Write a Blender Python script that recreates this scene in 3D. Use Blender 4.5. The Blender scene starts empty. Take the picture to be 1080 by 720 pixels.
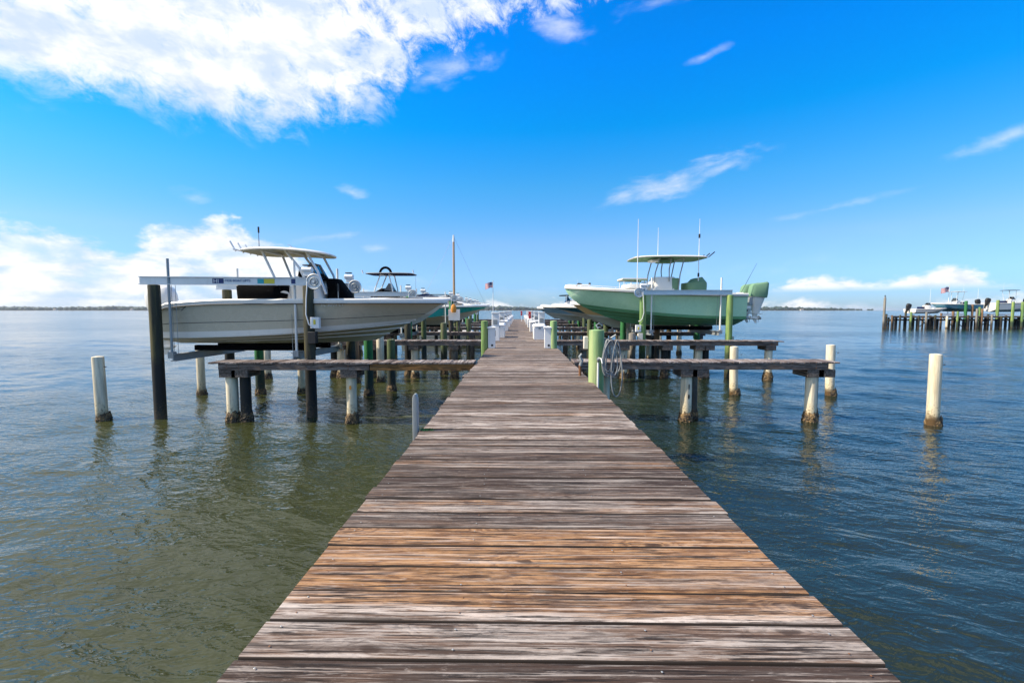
import bpy, bmesh, math, random
from mathutils import Vector, Matrix, Euler, noise as mn
random.seed(7)
R = math.radians
scene = bpy.context.scene
COL = scene.collection

# ------------------------------------------------------------------ camera
CAM_H = 1.30
WATER_Z = -1.45
cd = bpy.data.cameras.new('camera'); cam = bpy.data.objects.new('camera', cd); COL.objects.link(cam)
cam.location = (0, 0, CAM_H)
cam.rotation_euler = (R(90 - 3.93), 0, R(0.84))
cd.lens = 16; cd.sensor_width = 36; cd.clip_start = 0.05; cd.clip_end = 30000
scene.camera = cam

# ------------------------------------------------------------------ exposure
vs = scene.view_settings
vs.view_transform = 'Standard'; vs.look = 'None'; vs.gamma = 1; vs.use_curve_mapping = False
vs.exposure = 0.62

# ------------------------------------------------------------------ sun
SUN_EL, SUN_ALPHA = R(46), R(7)
s = Vector((-math.cos(SUN_EL)*math.cos(SUN_ALPHA), -math.cos(SUN_EL)*math.sin(SUN_ALPHA), math.sin(SUN_EL)))
sd = bpy.data.lights.new('sun', 'SUN'); sun = bpy.data.objects.new('sun', sd); COL.objects.link(sun)
sd.energy = 5.0; sd.angle = R(0.53); sd.color = (1.0, 0.89, 0.74)
sun.rotation_euler = s.to_track_quat('Z', 'Y').to_euler()

# ------------------------------------------------------------------ node helpers
class NT:
    def __init__(self, tree): self.t = tree; self.n = tree.nodes; self.l = tree.links
    def new(self, typ, **kw):
        n = self.n.new(typ)
        for k, v in kw.items(): setattr(n, k, v)
        return n
    def put(self, sock, v):
        if v is None: return
        if isinstance(v, bpy.types.NodeSocket): self.l.new(v, sock)
        else:
            if isinstance(v, (tuple, list)) and len(v) == 3 and sock.type == 'RGBA': v = (*v, 1)
            sock.default_value = v
    def math(self, op, a, b=None, c=None, clamp=False):
        n = self.new('ShaderNodeMath', operation=op, use_clamp=clamp)
        for i, v in enumerate((a, b, c)): self.put(n.inputs[i], v)
        return n.outputs[0]
    def vmath(self, op, a, b=None, scale=None):
        n = self.new('ShaderNodeVectorMath', operation=op)
        self.put(n.inputs[0], a); self.put(n.inputs[1], b)
        if scale is not None: self.put(n.inputs['Scale'], scale)
        return n.outputs['Value'] if op in ('LENGTH', 'DISTANCE', 'DOT_PRODUCT') else n.outputs[0]
    def mix(self, f, a, b, blend='MIX'):
        n = self.new('ShaderNodeMix', data_type='RGBA', blend_type=blend)
        self.put(n.inputs[0], f); self.put(n.inputs[6], a); self.put(n.inputs[7], b)
        return n.outputs[2]
    def ramp(self, f, stops, interp='LINEAR'):
        n = self.new('ShaderNodeValToRGB'); n.color_ramp.interpolation = interp
        el = n.color_ramp.elements
        while len(el) < len(stops): el.new(0.5)
        for e, (p, c) in zip(el, stops):
            e.position = p; e.color = (c, c, c, 1) if not isinstance(c, (tuple, list)) else (*c, 1)
        self.put(n.inputs[0], f); return n.outputs[0]
    def noise(self, vec, scale=5, detail=4, rough=.5, dist=0, out=0):
        n = self.new('ShaderNodeTexNoise')
        self.put(n.inputs['Vector'], vec)
        n.inputs['Scale'].default_value = scale; n.inputs['Detail'].default_value = detail
        n.inputs['Roughness'].default_value = rough; n.inputs['Distortion'].default_value = dist
        return n.outputs[out]
    def mapping(self, vec, loc=(0,0,0), rot=(0,0,0), sc=(1,1,1), typ='POINT'):
        n = self.new('ShaderNodeMapping', vector_type=typ)
        self.put(n.inputs[0], vec); n.inputs[1].default_value = loc; n.inputs[2].default_value = rot; n.inputs[3].default_value = sc
        return n.outputs[0]
    def xyz(self, vec):
        n = self.new('ShaderNodeSeparateXYZ'); self.put(n.inputs[0], vec); return n.outputs
    def comb(self, x, y, z=0):
        n = self.new('ShaderNodeCombineXYZ'); self.put(n.inputs[0], x); self.put(n.inputs[1], y); self.put(n.inputs[2], z); return n.outputs[0]
    def smooth(self, v, a, b):
        n = self.new('ShaderNodeMapRange', interpolation_type='SMOOTHSTEP')
        self.put(n.inputs[0], v); n.inputs[1].default_value = a; n.inputs[2].default_value = b
        n.inputs[3].default_value = 0; n.inputs[4].default_value = 1
        return n.outputs[0]
    def bump(self, h, strength=.3, dist=.01, normal=None):
        n = self.new('ShaderNodeBump'); n.inputs['Strength'].default_value = strength
        n.inputs['Distance'].default_value = dist; self.put(n.inputs['Height'], h); self.put(n.inputs['Normal'], normal)
        return n.outputs[0]

# ------------------------------------------------------------------ world: Nishita sky + procedural clouds
SKY_STRENGTH = 0.084
W = bpy.data.worlds.new('World'); scene.world = W; W.use_nodes = True
g = NT(W.node_tree); g.n.clear()
sky = g.new('ShaderNodeTexSky', sky_type='NISHITA'); sky.sun_disc = False
sky.sun_elevation = SUN_EL; sky.sun_rotation = R(270) - SUN_ALPHA
sky.air_density = 1.0; sky.dust_density = 0.2; sky.ozone_density = 2.0; sky.altitude = 0
tc = g.new('ShaderNodeTexCoord').outputs['Generated']
dx, dy, dz = g.xyz(g.vmath('NORMALIZE', tc))
az = g.math('ARCTAN2', dx, dy)
el = g.math('ARCSINE', dz)
uv = g.comb(az, el, 0)
def pa(px, py):      # viewing direction (azimuth, elevation) of a spot of the sky
    X = (px - 547) / 480.0
    return math.atan(X), math.atan((327 - py) / 480.0 / math.sqrt(1 + X*X))
# domain-warped noises
warp = g.vmath('SCALE', g.vmath('SUBTRACT', g.noise(uv, 6, 3, .5, 0, 1), (0.5,0.5,0.5)), None, 0.10)
uvw = g.vmath('ADD', uv, warp)
nA = g.noise(g.mapping(uvw, rot=(0,0,R(-24)), sc=(1.45,1.0,1), typ='TEXTURE'), 15, 14, .68, .25)
nW = g.noise(g.mapping(uv, rot=(0,0,R(5)), sc=(2.4,1.0,1), typ='TEXTURE'), 22, 10, .62, .3)
nB = g.noise(g.mapping(uv, sc=(1,1.7,1)), 15, 9, .6, .2)
nC = g.noise(g.mapping(uv, loc=(3,1,0), sc=(1,2.6,1)), 7, 8, .6, .3)
azn = g.math('MULTIPLY_ADD', az, 1/2.0, 0.5)     # -1..1 -> 0..1
def azramp(pts, scale=1.0):
    stops = []
    for px, py in pts:
        a, e = pa(px, py); stops.append((a*.5+.5, e/scale))
    return g.ramp(azn, stops)
# cloud A : big bright sheet, upper left
eA = azramp([(-60, 56), (40, 80), (140, 102), (230, 122), (300, 132), (370, 122), (430, 96), (500, 50), (570, 26), (640, 14), (690, -120)])
dA = g.math('SUBTRACT', el, eA)
mA = g.math('MULTIPLY_ADD', dA, 8.0, 0.45)
mA = g.math('MINIMUM', mA, 0.85)
holes = g.math('MULTIPLY', g.smooth(az, -0.50, -0.05), 0.34)
mA = g.math('SUBTRACT', mA, holes)
mA = g.math('ADD', mA, g.math('MULTIPLY', g.math('SUBTRACT', nA, 0.5), g.math('MULTIPLY_ADD', g.smooth(az, -.55, -.05), 1.6, 2.3)))
cA = g.smooth(mA, 0.06, 0.82)
cA = g.math('MULTIPLY', cA, g.smooth(dA, -0.07, 0.03))
cA = g.math('MULTIPLY', cA, g.smooth(el, 1.25, 0.9))
# cloud B : cumulus bank, low left
eB = azramp([(-80, 236), (30, 237), (90, 243), (130, 262), (165, 240), (195, 233), (232, 232), (262, 240), (300, 256), (355, 292), (430, 318)])
mB = g.math('MULTIPLY', g.math('SUBTRACT', eB, el), 22.0)
mB = g.math('ADD', mB, g.math('MULTIPLY', g.math('SUBTRACT', nB, 0.5), 2.4))
cB = g.smooth(mB, -0.05, 0.55)
cB = g.math('MULTIPLY', cB, g.math('MULTIPLY_ADD', g.smooth(nC, 0.30, 0.55), 0.5, 0.5))
# cloud C : flat based cumulus row, low right
eC = azramp([(600, 326), (680, 318), (790, 306), (830, 292), (870, 291), (905, 296), (950, 292), (985, 278), (1010, 277), (1035, 291), (1080, 306)])
mC = g.math('MULTIPLY_ADD', g.math('SUBTRACT', eC, el), 55.0, -.30)
mC = g.math('ADD', mC, g.math('MULTIPLY', g.math('SUBTRACT', nB, 0.5), 3.2))
cC = g.math('MULTIPLY', g.smooth(mC, -0.1, 0.7), g.smooth(el, 0.030, 0.046))
cC = g.math('MULTIPLY', cC, g.smooth(az, 0.30, 0.5))
total = g.math('MAXIMUM', g.math('MAXIMUM', cA, cB), cC)
# wisps : ragged elongated puffs
def wisp(px, py, lx, ly, ang, amp):
    global total
    a, e = pa(px, py)
    k = 1/480.0/(1+((px-547)/480.0)**2)**.75
    v = g.mapping(g.vmath('ADD', uv, g.vmath('SCALE', warp, None, 0.35)), loc=(a, e, 0), rot=(0, 0, R(ang*.7)), sc=(lx*k, ly*k, 1), typ='TEXTURE')
    d = g.vmath('LENGTH', v)
    m = g.math('SUBTRACT', 1.0, d)
    m = g.math('ADD', m, g.math('MULTIPLY', g.math('SUBTRACT', nW, 0.5), 3.0))
    c = g.math('MULTIPLY', g.smooth(m, 0.10, 1.55), amp)
    c = g.math('MULTIPLY', c, g.smooth(d, 1.5, 0.7))
    total = g.math('MAXIMUM', total, c)
for a in [(700, 196, 85, 20, 20, .75), (655, 212, 30, 13, 25, .6), (760, 182, 50, 11, 16, .55), (1035, 152, 80, 15, 24, .55), (872, 223, 70, 7, 12, .5),
          (733, 73, 28, 6, 14, .6), (480, 78, 55, 18, 18, .6), (590, 42, 40, 16, -25, .55), (207, 210, 32, 12, -10, .5),
          (375, 207, 22, 9, 0, .6), (396, 262, 26, 8, 4, .5), (350, 250, 50, 6, 12, .4), (700, 12, 60, 10, 10, .4)]:
    wisp(*a)
# far thin veil near the horizon
veil = g.math('MULTIPLY', g.smooth(el, 0.16, 0.0), g.math('MULTIPLY', g.smooth(nC, 0.50, 0.80), 0.22))
total = g.math('MAXIMUM', total, veil)
total = g.math('MULTIPLY', total, g.smooth(el, -0.02, 0.012))
hs = g.new('ShaderNodeHueSaturation'); hs.inputs['Saturation'].default_value = 1.30; hs.inputs['Value'].default_value = 1.0
g.put(hs.inputs['Color'], sky.outputs[0])
tint = g.mix(1.0, hs.outputs[0], g.ramp(g.math('MULTIPLY', g.math('MAXIMUM', el, 0.0), 1/1.2), [(0, (.42, .66, 1.30)), (.04, (.52, .80, 1.42)), (.119, (.92, 1.08, 1.36)), (.211, (.54, 1.32, 1.54)), (.303, (.03, 1.44, 1.90)), (.40, (.01, 1.48, 2.3)), (.53, (.02, 1.46, 2.3)), (.70, (.45, 1.45, 2.0)), (.90, (1.3, 1.8, 2.0))]), 'MULTIPLY')
CW = 8.4
ccol = g.mix(g.smooth(g.math('MULTIPLY_ADD', nC, .6, g.math('MULTIPLY', nB, .4)), 0.38, 0.58), (CW*.64, CW*.76, CW*.94), (CW*1.03, CW*1.03, CW*1.04))
skyc = g.mix(total, tint, ccol)
bg = g.new('ShaderNodeBackground'); g.put(bg.inputs[0], skyc); bg.inputs[1].default_value = SKY_STRENGTH
out = g.new('ShaderNodeOutputWorld'); g.l.new(bg.outputs[0], out.inputs[0])
W.cycles.sampling_method = 'MANUAL'; W.cycles.sample_map_resolution = 1024

# ------------------------------------------------------------------ materials
MATS = {}
def newmat(name):
    m = bpy.data.materials.new(name); m.use_nodes = True
    t = NT(m.node_tree); b = t.n['Principled BSDF']; MATS[name] = m
    return m, t, b
def objc(t): return t.new('ShaderNodeTexCoord').outputs['Object']
def posw(t): return t.new('ShaderNodeNewGeometry').outputs['Position']

def paint(name, col, rough=.35, var=.10, grime=(.5,.45,.36), gamt=.15, metal=0, coat=0, scale=3, bump=0):
    m, t, b = newmat(name); c = objc(t)
    n = t.noise(c, scale, 6, .6)
    cc = t.mix(t.math('MULTIPLY', t.smooth(n, .35, .75), var*2), col, tuple(x*.7 for x in col))
    streak = t.noise(t.mapping(c, sc=(7, 7, .8)), 2.0, 5, .6)
    cc = t.mix(t.math('MULTIPLY', t.smooth(streak, .52, .75), gamt), cc, tuple(x*y for x, y in zip(grime, (min(1,q+.1) for q in col))))
    t.put(b.inputs['Base Color'], cc); b.inputs['Metallic'].default_value = metal
    t.put(b.inputs['Roughness'], t.math('MULTIPLY_ADD', n, .25, rough-.1))
    b.inputs['Specular IOR Level'].default_value = .08 if name.startswith('canvas') else .5
    b.inputs['Coat Weight'].default_value = coat; b.inputs['Coat Roughness'].default_value = .08
    if bump: t.put(b.inputs['Normal'], t.bump(t.noise(c, 25, 5, .6), bump, .01))
    return m
paint('gel_white', (.83,.79,.71), .28, .04, gamt=.12, coat=.4)
paint('gel_grey', (.56,.50,.375), .25, .05, gamt=.08, coat=.5)
paint('gel_olive', (.33,.30,.18), .35, .12, gamt=.25)
paint('gel_green', (.50,.80,.52), .25, .05, gamt=.08, coat=.5)
paint('gel_green_dark', (.13,.36,.17), .35, .10, gamt=.2)
paint('gel_cream', (.80,.52,.23), .28, .05, gamt=.1, coat=.4)
paint('gel_pale', (.62,.60,.52), .35, .08, gamt=.2)
paint('gel_teal', (.015,.11,.15), .25, .05, gamt=.05, coat=.5)
paint('gel_aqua', (.03,.42,.40), .25, .05, gamt=.05, coat=.5)
paint('gel_bluegrey', (.26,.40,.46), .3, .05, gamt=.05, coat=.4)
paint('gel_blue', (.07,.26,.38), .3, .05, gamt=.05, coat=.4)
paint('canvas_black', (.0025,.0025,.003), .95, .2, gamt=0)
paint('canvas_navy', (.010,.018,.06), .75, .1, gamt=0)
paint('canvas_green', (.17,.30,.19), .8, .15, gamt=.1, bump=.3)
paint('rubber', (.015,.015,.015), .6, .1, gamt=0)
paint('alu', (.62,.63,.63), .38, .10, gamt=.2, metal=.75)
paint('steel_white', (.75,.76,.75), .4, .05, gamt=.15)
paint('pvc', (.78,.76,.70), .4, .04, gamt=.2)
paint('galv', (.34,.36,.36), .5, .2, gamt=.3, metal=.4, bump=.2)
paint('box_white', (.80,.80,.78), .4, .05, gamt=.15)
paint('box_cream', (.70,.66,.55), .45, .06, gamt=.3)
paint('rust', (.20,.085,.035), .85, .4, gamt=.3, bump=.6)
paint('red', (.55,.02,.02), .4, .1, gamt=.1)
paint('yellow', (.70,.60,.06), .45, .1, gamt=.1)
paint('teal_sticker', (.03,.40,.45), .5, .1, gamt=0)
paint('navy', (.012,.03,.14), .45, .05, gamt=0)
paint('bluetext', (.06,.12,.30), .5, .05, gamt=0)
paint('whitetext', (.75,.76,.76), .5, .05, gamt=0)
paint('darkline', (.035,.04,.05), .5, .05, gamt=0)
paint('orange', (.75,.30,.04), .6, .1, gamt=.1)
paint('mast_wood', (.50,.30,.15), .4, .15, gamt=.1, coat=.2)
paint('hose', (.24,.25,.25), .5, .1, gamt=.1)
paint('flag_red', (.55,.02,.04), .8, .05, gamt=0)
paint('flag_white', (.75,.75,.75), .8, .05, gamt=0)
paint('flag_blue', (.01,.02,.12), .8, .05, gamt=0)
paint('roof_tile', (.30,.22,.17), .8, .1, gamt=.1)
paint('house_wall', (.66,.62,.54), .8, .05, gamt=.1)
m, t, b = newmat('glass'); b.inputs['Base Color'].default_value = (.02,.03,.035,1); b.inputs['Roughness'].default_value = .06; b.inputs['Coat Weight'].default_value = .6

# weathered deck boards
def wood(name, grain=0, cols=None, attr=True, scale=1.0, darkamt=1.0):
    """grain: axis index the fibres run along (object space)."""
    m, t, b = newmat(name)
    c = objc(t)
    if attr:
        an = t.new('ShaderNodeAttribute', attribute_name='rnd'); rnd = an.outputs['Fac']
        at_ = t.new('ShaderNodeAttribute', attribute_name='tone'); tone = at_.outputs['Fac']
        ad = t.new('ShaderNodeAttribute', attribute_name='dark'); dk = ad.outputs['Fac']
    else:
        rnd = t.math('MULTIPLY', t.new('ShaderNodeObjectInfo').outputs['Random'], 1.0); tone = t.math('MULTIPLY', rnd, .25); dk = 0.4
    x, y, z = t.xyz(c)
    comps = [x, y, z]
    L = comps[grain]; a1 = comps[(grain+1) % 3]; a2 = comps[(grain+2) % 3]
    off = t.math('MULTIPLY', rnd, 83.0)
    P = t.comb(t.math('ADD', L, off), t.math('MULTIPLY_ADD', rnd, 31.0, a1), a2)
    # knots
    vk = t.new('ShaderNodeTexVoronoi', voronoi_dimensions='2D'); vk.inputs['Scale'].default_value = 1.0
    t.put(vk.inputs['Vector'], t.vmath('ADD', t.vmath('SCALE', t.noise(P, 14, 3, .5, 0, 1), None, .16), t.comb(t.math('MULTIPLY', t.math('ADD', L, off), 1.15), t.math('MULTIPLY', t.math('MULTIPLY_ADD', rnd, 31.0, a1), 3.4), 0)))
    kd = vk.outputs['Distance']
    gate = t.math('GREATER_THAN', t.xyz(vk.outputs['Color'])[0], .45)
    knot = t.math('MULTIPLY', t.smooth(kd, .075, .03), gate)
    swirl = t.math('MULTIPLY', t.smooth(kd, .32, .0), gate)
    # growth ring lines
    lw = t.noise(t.mapping(P, sc=(.75, 4.5, 4.5)), 1.0*scale, 5, .55)
    phase = t.math('ADD', t.math('MULTIPLY', lw, 66.0), t.math('MULTIPLY', swirl, 22.0))
    rings = t.math('MULTIPLY_ADD', t.math('SINE', phase), .5, .5)
    # patchy weathering streaks
    st = t.noise(t.mapping(P, sc=(1.5, 17, 17)), 1.0*scale, 10, .70, .35)
    st2 = t.noise(t.mapping(P, loc=(7,3,1), sc=(.45, 6, 6)), 1.0*scale, 5, .6, .8)
    fib = t.noise(t.mapping(P, sc=(14, 130, 130)), 1.0*scale, 4, .7)
    mot = t.noise(t.mapping(P, sc=(16, 42, 42)), 1.0*scale, 6, .75)
    fib2 = t.noise(t.mapping(P, sc=(2.0, 58, 58)), 1.0*scale, 8, .74, .45)
    crk = t.noise(t.mapping(P, loc=(2,9,4), sc=(2.2, 80, 80)), 1.0*scale, 6, .6, .5)
    silver, grey, dark, org, org2 = cols or ((.50,.435,.385), (.15,.098,.070), (.028,.016,.011), (.34,.18,.078), (.19,.088,.034))
    base = t.mix(t.smooth(st, .44, .57), grey, silver)
    st3 = t.noise(t.mapping(P, loc=(5,1,2), sc=(.55, 30, 30)), 1.0*scale, 7, .62, .5)
    warm = t.mix(rings, org2, org)
    wm = t.math('ADD', tone, t.math('MULTIPLY', t.math('SUBTRACT', st2, .5), 1.7))
    base = t.mix(t.math('MULTIPLY', t.smooth(wm, .30, .75), .92), base, warm)
    ring_d = t.math('MULTIPLY', t.smooth(rings, .45, .02), t.math('MULTIPLY_ADD', tone, -.12, .30))
    base = t.mix(ring_d, base, dark)
    dkm = t.math('ADD', t.math('MULTIPLY', dk, .42), st)
    dkm = t.math('ADD', dkm, t.math('MULTIPLY', t.math('SUBTRACT', fib2, .5), .35))
    darkf = t.math('MULTIPLY', t.smooth(dkm, .62, .80), .90*darkamt)
    base = t.mix(darkf, base, dark)
    base = t.mix(t.math('MULTIPLY', t.smooth(fib2, .47, .41), .52), base, dark)
    base = t.mix(t.math('MULTIPLY', t.smooth(mot, .48, .36), .38), base, tuple(q*1.6 for q in dark))
    base = t.mix(t.math('MULTIPLY', t.smooth(mot, .56, .68), .22), base, tuple(min(1, q*1.12) for q in silver))
    base = t.mix(t.math('MULTIPLY', t.smooth(st3, .52, .59), t.math('MULTIPLY_ADD', tone, -.55, .80)), base, tuple(q*1.7 for q in dark))
    base = t.mix(t.math('MULTIPLY', t.smooth(st3, .44, .39), .45), base, silver)
    ckm = t.math('MULTIPLY', t.smooth(crk, .445, .42), t.smooth(st2, .34, .50))
    base = t.mix(t.math('MULTIPLY', ckm, .92), base, (.012,.008,.006))
    base = t.mix(t.math('MULTIPLY', t.smooth(fib2, .54, .62), .32), base, tuple(min(1, q*1.25) for q in silver))
    base = t.mix(t.math('MULTIPLY', knot, .72), base, tuple(q*1.1 for q in dark))
    t.put(b.inputs['Base Color'], base)
    b.inputs['Roughness'].default_value = .78; b.inputs['Specular IOR Level'].default_value = .22
    h = t.math('ADD', t.math('SUBTRACT', t.math('MULTIPLY', fib2, .9), t.math('MULTIPLY', ckm, .8)), t.math('ADD', t.math('MULTIPLY', fib, .35), t.math('MULTIPLY', rings, .25)))
    t.put(b.inputs['Normal'], t.bump(h, .55, .006))
    return m
wood('deck_wood', 0)
wood('finger_wood', 1, cols=((.45,.40,.37), (.24,.19,.165), (.055,.036,.03), (.34,.17,.07), (.2,.09,.04)))
wood('beam_wood', 0, cols=((.34,.29,.25), (.19,.14,.115), (.045,.03,.024), (.36,.17,.05), (.20,.09,.035)), attr=False)
wood('beam_wood_y', 1, cols=((.30,.26,.22), (.17,.13,.11), (.04,.03,.024), (.3,.15,.05), (.18,.08,.03)), attr=False)

paint('plank_edge_shade', (.030,.020,.014), .9, .2, gamt=0)  # gap shade painted into the plank sides, together with grime
wood('beam_wet', 0, cols=((.42,.23,.09), (.30,.14,.04), (.06,.03,.015), (.50,.24,.06), (.30,.13,.03)), attr=False)
def piling_mat(name, top, low, algae, zline=-1.0, blend=.35, green=None, streak=.5):
    """timber / sleeve pilings stained by the tide: colours change with height above the water."""
    m, t, b = newmat(name)
    P = posw(t); x, y, z = t.xyz(P)
    n = t.noise(t.mapping(P, sc=(8, 8, .9)), 1.4, 7, .62)
    n2 = t.noise(P, 9, 6, .65)
    c = t.mix(t.smooth(n, .35, .68), top, tuple(q*.62 for q in top))
    if green: c = t.mix(t.math('MULTIPLY', t.smooth(t.noise(t.mapping(P, sc=(6,6,.5)), 1.1, 4, .6), .45, .62), streak), c, green)
    crack = t.noise(t.mapping(P, sc=(34, 34, 1.2)), 1.2, 5, .65)
    c = t.mix(t.math('MULTIPLY', t.smooth(crack, .42, .33), .55), c, tuple(q*.25 for q in top))
    zz = t.math('MULTIPLY_ADD', t.math('SUBTRACT', n2, .5), .55, z)
    c = t.mix(t.smooth(zz, zline+blend, zline-blend*.3), c, low)
    c = t.mix(t.smooth(t.math('MULTIPLY_ADD', t.math('SUBTRACT', n2, .5), .30, z), WATER_Z+.30, WATER_Z+.08), c, algae)
    spk = t.math('MULTIPLY', t.smooth(t.noise(P, 26, 5, .7), .52, .60), t.smooth(zz, WATER_Z+.62, WATER_Z+.25))
    c = t.mix(t.math('MULTIPLY', spk, .8), c, (.13,.075,.03))
    t.put(b.inputs['Base Color'], c)
    t.put(b.inputs['Roughness'], t.smooth(z, WATER_Z-.2, WATER_Z+1.2))
    b.inputs['Roughness'].default_value = .7
    nr = t.math('MULTIPLY_ADD', t.smooth(z, WATER_Z, WATER_Z+.5), .35, .35); t.put(b.inputs['Roughness'], nr)
    t.put(b.inputs['Normal'], t.bump(t.math('ADD', crack, t.math('MULTIPLY', n2, .4)), .45, .012))
    return m
piling_mat('pile_cream', (.84,.74,.54), (.66,.56,.36), (.10,.06,.025), -1.15, .25, green=(.62,.48,.25), streak=.35)
piling_mat('pile_dark', (.034,.033,.015), (.012,.012,.010), (.05,.035,.02), -.05, .35, green=(.12,.10,.028), streak=.7)
piling_mat('pile_green', (.17,.30,.09), (.035,.06,.03), (.03,.03,.015), -.5, .4, green=(.32,.38,.10), streak=.8)
piling_mat('pile_mid', (.085,.13,.045), (.02,.03,.02), (.03,.03,.015), -.5, .4, green=(.12,.11,.05), streak=.8)
piling_mat('pile_brightgreen', (.27,.43,.17), (.10,.15,.06), (.03,.03,.015), -.7, .4, green=(.40,.46,.20), streak=.75)
piling_mat('pile_deepgreen', (.03,.20,.05), (.015,.035,.02), (.02,.02,.01), -.5, .4, green=(.02,.11,.04), streak=.5)
piling_mat('pile_brown', (.22,.13,.07), (.04,.03,.02), (.04,.03,.02), -.7, .5, green=(.30,.17,.07), streak=.6)
piling_mat('pile_grey', (.30,.27,.22), (.06,.05,.04), (.04,.03,.02), -.7, .5, streak=.5)
m, t, b = newmat('barnacle'); P = posw(t)
v = t.new('ShaderNodeTexVoronoi'); v.inputs['Scale'].default_value = 34; t.put(v.inputs['Vector'], P)
nn = t.noise(P, 9, 6, .7)
c = t.mix(t.smooth(nn, .42, .62), (.028,.018,.010), (.24,.15,.06)); c = t.mix(t.math('MULTIPLY', t.smooth(v.outputs['Distance'], .35, .1), .55), c, (.42,.36,.26))
t.put(b.inputs['Base Color'], c); b.inputs['Roughness'].default_value = .75
t.put(b.inputs['Normal'], t.bump(v.outputs['Distance'], .9, .02))

# water
m, t, b = newmat('water'); P = posw(t)
gust = t.math('MULTIPLY_ADD', t.smooth(t.noise(t.mapping(P, sc=(.018, .05, 1)), 1.0, 4, .6, .5), .36, .62), 1.0, .55)
def wave_h(Q):
    rot = t.mapping(Q, rot=(0, 0, R(24)))
    big = t.noise(t.mapping(rot, sc=(.28, .8, 1)), .55, 2, .5, .5)
    med = t.noise(t.mapping(rot, sc=(.62, 1.7, 1)), 1.15, 3, .55, .8)
    sm = t.noise(t.mapping(Q, rot=(0,0,R(-14)), sc=(1.0, 2.1, 1)), 3.6, 3, .55, .7)
    cap = t.noise(t.mapping(Q, rot=(0,0,R(38)), sc=(1.0, 1.8, 1)), 11, 2, .5, .4)
    return t.math('ADD', t.math('MULTIPLY', big, .035), t.math('ADD', t.math('MULTIPLY', med, .045), t.math('ADD', t.math('MULTIPLY', sm, .019), t.math('MULTIPLY', cap, .0042))))
EPS = .012
h0 = wave_h(P)
sx_ = t.math('MULTIPLY', t.math('SUBTRACT', h0, wave_h(t.vmath('ADD', P, (EPS,0,0)))), t.math('MULTIPLY', gust, 1/EPS))
sy_ = t.math('MULTIPLY', t.math('SUBTRACT', h0, wave_h(t.vmath('ADD', P, (0,EPS,0)))), t.math('MULTIPLY', gust, 1/EPS))
wn = t.vmath('NORMALIZE', t.vmath('ADD', t.new('ShaderNodeNewGeometry').outputs['Normal'], t.comb(sx_, sy_, 0.0)))
b.inputs['IOR'].default_value = 1.39; b.inputs['Roughness'].default_value = .085
px_, py_, pz_ = t.xyz(P)
turb = t.math('ADD', t.math('MULTIPLY', t.smooth(px_, 3.5, -2.5), .60), t.math('MULTIPLY', t.math('SUBTRACT', t.noise(t.mapping(P, sc=(.12,.2,1)), 1.0, 3, .5), .4), .8), None, True)
t.put(b.inputs['Base Color'], t.mix(turb, (.010,.017,.010), (.042,.046,.014)))
t.put(b.inputs['Normal'], wn)
# leaf mass of the far shore
m, t, b = newmat('far_leaves'); P = posw(t)
c = t.mix(t.noise(P, .03, 5, .7), (.012,.030,.022), (.038,.065,.042)); t.put(b.inputs['Base Color'], c); b.inputs['Roughness'].default_value = .8
m, t, b = newmat('sand'); t.put(b.inputs['Base Color'], t.mix(t.noise(posw(t), .1, 4), (.28,.25,.18), (.12,.14,.08))); b.inputs['Roughness'].default_value = .9

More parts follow.
